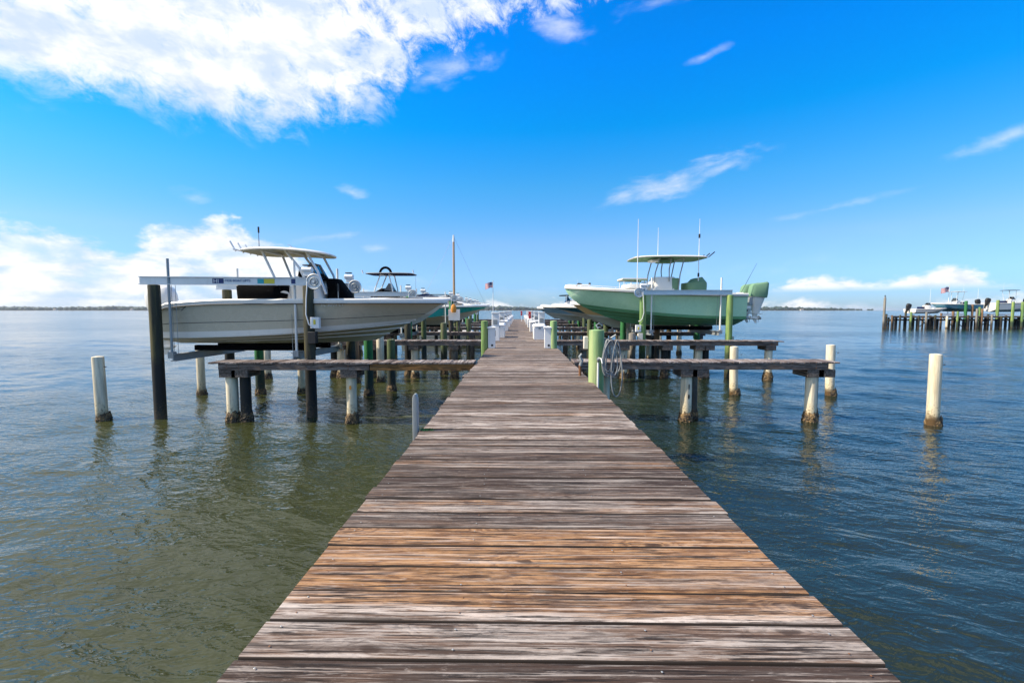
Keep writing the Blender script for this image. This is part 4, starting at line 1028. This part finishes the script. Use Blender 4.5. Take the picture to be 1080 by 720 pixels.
# --- sailboat
sb, Ps = boat('sailboat', 'small white sailboat with brown mast moored beyond the aqua boat', 'sailboat', (-9.0, 35.8, WATER_Z-.3), 0, 7.6, 2.4, 1.1, 1.3, ('gel_white','gel_white','gel_white','gel_white','gel_white'), N=20, rails=False, group='boats on lifts beside the dock')
mx = X_at(479,35.8)+9.0; zt_ = Z_at(249,35.8)-(WATER_Z-.3)
q = MB(); q.tube([(mx,0,1.1), (mx,0,zt_*.94)], [.11,.08], 'mast_wood', 10); q.tube([(mx,0,zt_*.94), (mx,0,zt_)], [.09,.06], 'steel_white', 10); q.build('mast', sb)
q = MB(); q.tube([(mx-.1,0,2.3), (mx-3.4,0,2.2)], .05, 'mast_wood', 8); q.tube([(mx-.1,0,2.42), (mx-1.7,0,2.40), (mx-3.3,0,2.30)], [.12,.10,.06], 'gel_white', 8); q.build('boom', sb)
q = MB()
for p in ((7.4,0,1.3), (.1,0,1.2), (mx,1.1,1.15), (mx,-1.1,1.15)): q.tube([(mx,0,zt_-.1), p], .007, 'galv', 4)
q.build('rigging', sb)
q = MB(); q.loft([[(2.4,-.75,1.1),(5.6,-.4,1.25),(5.6,.4,1.25),(2.4,.75,1.1)], [(2.5,-.6,1.6),(5.1,-.3,1.6),(5.1,.3,1.6),(2.5,.6,1.6)]], 'gel_white'); q.build('cabin', sb, smooth=0, bevel=.05)

# ------------------------------------------------------------------ things on the dock
o = piling(1.41, 8.25, .94, .142, 'pile_brightgreen', 'bright green piling at right edge of the dock with the hose hung on it', 'green pilings rising above the dock edge', False, 5)
q = MB(); q.box((-.185, .06, .71), (.08,.10,.23), 'box_cream'); q.build('electrical_box', o, bevel=.01)
q = MB(); q.tube([(.02,-.05,.97), (-.02,-.04,1.03), (.04,-.02,1.06), (.10,0,1.02)], .016, 'galv', 6); q.tube([(.17,.0,.78), (.25,-.04,.80), (.34,-.05,.86)], .014, 'galv', 6); q.build('hook', o)
q = MB(); rn = random.Random(4)
for k in range(7):
    cx_, cw_, ch_ = 1.60+rn.uniform(-.035,.035), rn.uniform(.05,.13), rn.uniform(.27,.33); top = .76+rn.uniform(-.02,.03); yy = 8.07-.014*k
    if k == 5: cw_ = .15; cx_ += .05
    if k == 6: ch_ = .50; cw_ = .09; cx_ += .10
    pts = []
    for i in range(28):
        a = 2*math.pi*i/28
        pts.append((cx_+cw_*math.sin(a)*(1-.35*math.cos(a)), yy+.015*math.sin(3*a+k), top-ch_+ch_*math.cos(a)))
    q.tube(pts, .011, 'hose', 7, closed=True)
tag(q.build('water_hose'), 'coiled grey water hose hanging from the bright green piling', 'hose')
q = MB(); q.tube([(1.40,8.0,-.35), (1.40,8.0,.38)], .018, 'pvc', 8); q.tube([(1.40,8.0,.38), (1.40,7.93,.47), (1.43,7.84,.46), (1.44,7.80,.38)], .016, 'galv', 8); q.cyl((1.37,7.93,.44), .03, .06, 'galv', 10, axis='x')
o = q.build('water_pipe'); tag(o, 'thin white water pipe with tap standing at the foot of the hose piling', 'pipe')
q = MB(); q.tube([(0,0,-.1), (0,0,.22)], .028, 'rust', 8); q.tube([(-.0,0,.2), (.03,0,.30), (-.01,0,.38), (.03,0,.44)], [.03,.034,.028,.02], 'galv', 8); q.tube([(-.05,0,.30), (.07,0,.33)], .012, 'galv', 6)
o = q.build('mooring_bollard'); o.location = (1.22, 9.0, 0); tag(o, 'small rusty metal mooring post with a bent grey top on the right dock edge', 'mooring post')
# left stub
q = MB(); rings = []
for z, w_ in ((-.55,.028), (.30,.028), (.35,.026), (.385,.018), (.40,.006)):
    rings.append(sell(w_+.004, .035, z, 12, 4))
q.loft(rings, 'galv')
o = q.build('ladder_stake'); o.location = (-1.115, 4.85, 0); tag(o, 'weathered grey stake with rounded top beside the left dock edge', 'stake')
q = MB(); rn = random.Random(2)
for i in range(140):
    x_, y_ = -1.0+rn.gauss(0,.035), 4.86+rn.gauss(0,.02); h_ = rn.uniform(.006,.018)
    a = rn.uniform(0,6.28); q.add([(x_+.006*math.cos(a), y_+.006*math.sin(a), .001), (x_-.006*math.cos(a), y_-.006*math.sin(a), .001), (x_+rn.uniform(-.008,.008), y_, .003+h_)], [(0,1,2)], 'pile_deepgreen')
tag(q.build('moss', smooth=0), 'small tuft of green moss on the dock beside the grey stake', 'moss', kind='stuff')
# green posts at the second slip
for sx, x in (('left', -1.17), ('right', 1.19)):
    piling(x, 15.55, .93, .12, 'pile_green' if sx == 'left' else 'pile_brightgreen', 'round green post beside the nearest white pedestal on the %s of the dock' % sx, 'green pilings rising above the dock edge', False, 8)

def pedestal_proto():
    r = empty('utility_pedestal', (0,0,0), 0, 'x', 'pedestal')
    q = MB(); q.box((0,0,.34), (.24,.24,.68), 'box_white'); q.build('body', r, bevel=.01)
    q = MB(); q.box((0,0,.70), (.30,.30,.04), 'box_white'); q.add([(-.15,-.15,.72),(.15,-.15,.72),(.15,.15,.72),(-.15,.15,.72),(0,0,.76)], [(0,1,4),(1,2,4),(2,3,4),(3,0,4)], 'box_white'); q.build('cap', r, smooth=0, bevel=.004)
    q = MB(); q.box((.02,-.125,.10), (.07,.01,.07), 'rubber'); q.build('outlet', r, bevel=.004)
    q = MB(); q.box((.125,0,.50), (.01,.07,.2), 'rubber'); q.build('vent_slot', r, smooth=0)
    return r
def tall_proto():
    r = empty('power_pedestal', (0,0,0), 0, 'x', 'pedestal')
    q = MB(); q.box((0,0,.58), (.34,.28,1.16), 'box_white', taper=.85); q.build('body', r, bevel=.015)
    q = MB(); q.box((0,0,1.18), (.34,.30,.05), 'box_white'); q.build('cap', r, bevel=.01)
    q = MB(); q.box((0,-.135,.8), (.18,.01,.2), 'galv'); q.build('meter_panel', r, smooth=0)
    return r
def box_proto():
    r = empty('dock_box', (0,0,0), 0, 'x', 'dock box')
    q = MB(); q.box((0,0,.27), (.50,1.15,.54), 'box_white', taper=1.06); q.build('body', r, bevel=.02)
    q = MB(); q.loft([sell(.29,.62,.55,20,8), sell(.30,.63,.60,20,8), sell(.24,.56,.68,20,8)], 'box_white'); q.build('lid', r, smooth=40)
    q = MB(); q.box((0,-.60,.50), (.10,.02,.07), 'galv'); q.build('latch', r, smooth=0)
    return r
protos = [pedestal_proto(), tall_proto(), box_proto()]
def put(pr, x, y, lab, grp, sc=1):
    c = copy_tree(pr); c.location = (x, y, .004); c['label'] = lab; c['group'] = grp; return c
for sd_, sg in (('left', -1), ('right', 1)):
    ex = DX0 if sg < 0 else DX1
    put(protos[0], ex-.33 if sg > 0 else ex+.13, 15.6, 'short white utility pedestal with a cap, nearest on the %s of the dock' % sd_, 'white utility pedestals along the dock')
    for k in range(6):
        Y = 20.4+7.0*k
        put(protos[2], ex-.42 if sg > 0 else ex+.14, (Y if sg > 0 else Y+1.5)+rnd.uniform(-.2,.2), 'white dock box, %s from the camera on the %s side' % (ORD[k], sd_), 'white dock boxes along the dock')
        put(protos[1], ex-.20 if sg > 0 else ex+.08, Y+2.2 if sg > 0 else Y-1.2, 'tall white power pedestal, %s from the camera on the %s side' % (ORD[k], sd_), 'tall white power pedestals')
        if k > 0: put(protos[0], ex-.3 if sg > 0 else ex+.15, Y-2.6, 'short white utility pedestal, %s from the camera on the %s side' % (ORD[k], sd_), 'white utility pedestals along the dock')
for pr in protos: del_tree(pr)
for i, (x, Y, lab) in enumerate(((X_at(558.7,33.4), 33.4, 'nearer red hose box on the white pedestals at right of the dock'), (X_at(550,52), 52, 'farther small red hose box at right near the dock end'))):
    r = empty('red_box', (x, Y, 0), 0, lab, 'box', 'red boxes on the dock')
    q = MB(); q.box((0,0,.95), (.18,.25,.50), 'red'); q.build('body', r, bevel=.01)
    q = MB(); q.cyl((0,0,0), .03, .7, 'steel_white', 8); q.build('stand', r)
    q = MB(); q.box((0,-.13,.95), (.03,.01,.1), 'alu'); q.build('handle', r, smooth=0)
# white board and orange ring hung on a post beyond the grey bow
r = empty('white_sign_board', (X_at(479,24.6), 24.6, 0), 0, 'plain white board on posts beyond the bow of the grey boat', 'board')
q = MB(); q.box((0,0,1.05), (.62,.03,.60), 'box_white'); q.build('board', r, bevel=.004)
for x in (-.22,.22):
    q = MB(); q.box((x,.05,.6), (.07,.06,1.25), 'beam_wood'); q.build('post', r, smooth=0)
q = MB(); 
q.loft([sell(.12,.07,1.18,14,2.5), sell(.15,.09,1.34,14,2.5), sell(.13,.08,1.52,14,2.5), sell(.05,.05,1.62,14,2.5)], 'orange'); q.tube([(0,0,1.6),(.02,.03,1.75)], .012, 'hose', 5)
o = q.build('mooring_buoy'); o.location = (X_at(478.5,24.45), 24.45, .0); tag(o, 'orange mooring buoy hanging in front of the white board', 'buoy')

# flags
def flag(name, x, y, z0, z1, w_, h_, label, blow=-1):
    r = empty(name, (x, y, z0), 0, label, 'flagpole', 'flagpoles with striped flags')
    q = MB(); q.tube([(0,0,0), (0,0,z1-z0)], [.05,.03], 'steel_white', 8); q.cyl((0,0,z1-z0), .06, .08, 'yellow', 8); q.build('pole', r)
    nx, ny = 14, 13; q = MB(); vs_ = []
    for j in range(ny+1):
        for i in range(nx+1):
            u, v_ = i/nx, j/ny
            vs_.append((blow*u*w_*.92, .10*w_*math.sin(u*7+v_), (z1-z0)-.1-v_*h_-u*u*.28*h_+.05*h_*math.sin(u*6)))
    for j in range(ny):
        for i in range(nx):
            m = 'flag_blue' if (j < 7 and i < 6) else ('flag_red' if j % 2 == 0 else 'flag_white')
            a = j*(nx+1)+i; q.add([vs_[a], vs_[a+1], vs_[a+nx+2], vs_[a+nx+1]], [(0,1,2,3)], m)
    for sx_ in range(4):
        for sz_ in range(4):
            u, v_ = (sx_+.7)/nx*1.35, (sz_+.8)/ny*1.45; c = Vector((blow*u*w_*.92, .10*w_*math.sin(u*7+v_)-.012, (z1-z0)-.1-v_*h_-u*u*.28*h_+.05*h_*math.sin(u*6)))
            s5 = [(c.x+.028*w_*(1 if k_ % 2 == 0 else .45)*math.sin(k_*math.pi/5), c.y, c.z+.028*w_*(1 if k_ % 2 == 0 else .45)*math.cos(k_*math.pi/5)) for k_ in range(10)]
            q.add(s5, [tuple(range(10))], 'flag_white')
    q.build('flag', r, smooth=60); return r
flag('flagpole', X_at(520,62), 62, 0, Z_at(297,62), 1.15, .75, 'thin flagpole with a small striped flag at the end of the dock, on the left')
q = MB(); 

# ------------------------------------------------------------------ distant dock on the right
FD = 70.0
def fx(zx): return X_at(880+zx/5.4, FD)
def fz(zy): return Z_at(270+zy/5.4, FD)
fd = empty('distant_dock', (fx(300), FD, WATER_Z), 0, 'low distant dock with weathered deck across the water on the right', 'dock')
q = MB(); rn = random.Random(12); x = 0; x1 = fx(1180)-fx(300)
while x < x1:
    w_ = .3; q.box((x+w_/2, 1.0, .0-WATER_Z+.38), (w_-.02, 2.0, .06), 'finger_wood', rnd=rn.random(), tone=0, dark=rn.random()); x += w_
q.build('decking', fd, smooth=0)
q = MB(); q.box((x1/2, .03, .28-WATER_Z), (x1, .08, .25), 'beam_wood'); q.build('beam', fd, smooth=0)
q = MB()
xx = .4
while xx < x1:
    q.box((xx, .9, -.2-WATER_Z), (.14, 2.2, .22), 'pile_dark')
    if rn.random() < .6: q.tube([(xx, .2, .2-WATER_Z), (xx+rn.choice((-1,1))*rn.uniform(1.2,2.2), .2, -1.2-WATER_Z)], .06, 'pile_dark', 6)
    xx += rn.uniform(1.2, 2.4)
tag(q.build('cross_brace', fd, smooth=0), kind='stuff')
q = MB(); xx = .3
for k_ in range(34):
    q.cyl((xx, rn.choice((.9, 1.9)), -3), rn.uniform(.12,.17), 3-WATER_Z-.1+rn.uniform(0,.4), 'pile_dark', 10); xx += x1/34+rn.uniform(-.2,.2)
tag(q.build('support_pile', fd), kind='stuff')
posts = [(255,240,'pile_grey',.16), (268,330,'pile_dark',.14), (300,345,'pile_brown',.13), (318,350,'pile_dark',.12), (345,345,'pile_dark',.12), (375,315,'pile_dark',.14), (405,318,'pile_green',.15), (418,335,'pile_dark',.14), (448,335,'pile_dark',.14),
         (470,330,'pile_brown',.13), (490,318,'pile_grey',.15), (512,330,'pile_dark',.15), (540,335,'pile_dark',.14), (571,325,'pile_brown',.15), (605,335,'pile_cream',.15), (637,315,'pile_brown',.17), (663,315,'pile_green',.14),
         (705,255,'pile_deepgreen',.2), (722,330,'pile_dark',.15), (742,275,'pile_brown',.15), (768,300,'pile_grey',.14), (782,290,'pile_green',.15), (797,300,'pile_brown',.14), (831,335,'pile_dark',.17), (853,335,'pile_grey',.14),
         (880,250,'pile_green',.2), (905,335,'pile_dark',.15), (930,335,'pile_dark',.16), (965,262,'pile_green',.18), (1003,333,'pile_cream',.16), (1018,262,'pile_green',.19), (1050,335,'pile_dark',.16), (1078,330,'pile_dark',.16)]
cname = {'pile_grey':'grey','pile_dark':'dark','pile_brown':'brown','pile_green':'olive green','pile_deepgreen':'bright green','pile_cream':'white'}
for i, (zx, zy, m, rr) in enumerate(posts):
    yy = FD-.35 if i % 2 == 0 else FD+2.3
    piling(fx(zx)*(yy/FD), yy, fz(zy) if zy < 330 else rn.uniform(.35,.7), rr, m, '%s piling of the distant dock, the %s from its left end' % (cname[m], ORD[i] if i < 30 else ('thirty-' + ORD[i-30])), 'pilings of the distant dock', False, 100+i)
r = empty('channel_marker', (fx(256), FD-1.2, fz(240)), 0, 'small dark marker lamp on a post left of the distant dock', 'marker')
q = MB(); q.cyl((0,0,.0), .12, .18, 'galv', 10); q.build('base', r); q = MB(); q.cyl((0,0,.18), .09, .22, 'rubber', 10, r2=.05); q.build('lamp', r)
r.location = (fx(255)*((FD-.35)/FD), FD-.35, fz(240)+.02)
DB = 'boats at the distant dock'
def farboat(label, xb, dirx, L, mats, z0=1.0, H=1.2, Hb=1.5, ttop=True, eng='rubber', topm='gel_white', Yb=FD+4.0):
    b_, P = console_boat(label, (xb, Yb, z0), 0 if dirx > 0 else math.pi, L, 2.5, H, Hb, mats, ttop=ttop, eng=eng, topm=topm, under=topm, ztop=2.4); b_['group'] = DB; return b_
k_ = 74/70
farboat('small white boat with black engine, leftmost at the distant dock', fx(395)*k_, 1, 3.9*1.5, ('gel_white','gel_white','gel_pale','gel_white','gel_white'), .75, .7, .9, ttop=False)
farboat('blue hulled boat with white T-top at the distant dock', fx(762)*k_, -1, 7.2, ('gel_blue','gel_teal','gel_teal','gel_white','gel_white'), 1.05, 1.15, 1.35, eng='rubber')
farboat('white boat with black T-top at the distant dock', fx(830)*k_, 1, 7.4, ('gel_white','gel_white','gel_bluegrey','gel_white','gel_white'), 1.0, 1.4, 1.6, topm='canvas_black')
farboat('white boat with tall antennas at the right edge of the photo', fx(1040)*k_, 1, 7.0, ('gel_white','gel_white','gel_bluegrey','gel_white','gel_white'), 1.1, 1.3, 1.6)
flag('flagpole', fx(607)*k_, 74, .4, fz(168), 1.3, .8, 'flagpole with a striped flag over the distant dock on the right')
for i, zx in enumerate((505, 768, 1062)):
    o = MB(); o.tube([(0,0,0), (0,0,4.4)], [.03,.015], 'steel_white', 6); oo = o.build('pole'); oo.location = (fx(zx)*k_, 74, .3)
    tag(oo, 'thin white pole standing %s at the distant dock' % ('left of the blue boat', 'right of the blue boat', 'near the right edge of the photo')[i], 'pole', 'thin white poles at the distant dock')
# aluminium lift beams of the distant dock
for i, (za, zb_) in enumerate(((640, 790), (870, 1060))):
    q = beam_mb((fx(za), FD+2.3, .62), (fx(zb_), FD+2.3, .62), .25, .12, 'steel_white'); tag(q.build('lift_beam', smooth=0), 'pale metal lift beam low under the %s at the distant dock' % ('blue boat', 'white boat with black top')[i], 'beam', 'lift beams of the distant dock')

# ------------------------------------------------------------------ haze over the lagoon
m = bpy.data.materials.new('haze'); m.use_nodes = True; nt = m.node_tree; nt.nodes.clear()
vo = nt.nodes.new('ShaderNodeVolumePrincipled'); vo.inputs['Color'].default_value = (.80,.88,.98,1); vo.inputs['Density'].default_value = .00006; vo.inputs['Anisotropy'].default_value = .2
ou = nt.nodes.new('ShaderNodeOutputMaterial'); nt.links.new(vo.outputs[0], ou.inputs['Volume']); MATS['haze'] = m
q = MB(); q.box((0, 0, 13.5), (22600, 22600, 35), 'haze'); tag(q.build('haze', smooth=0), kind='stuff')
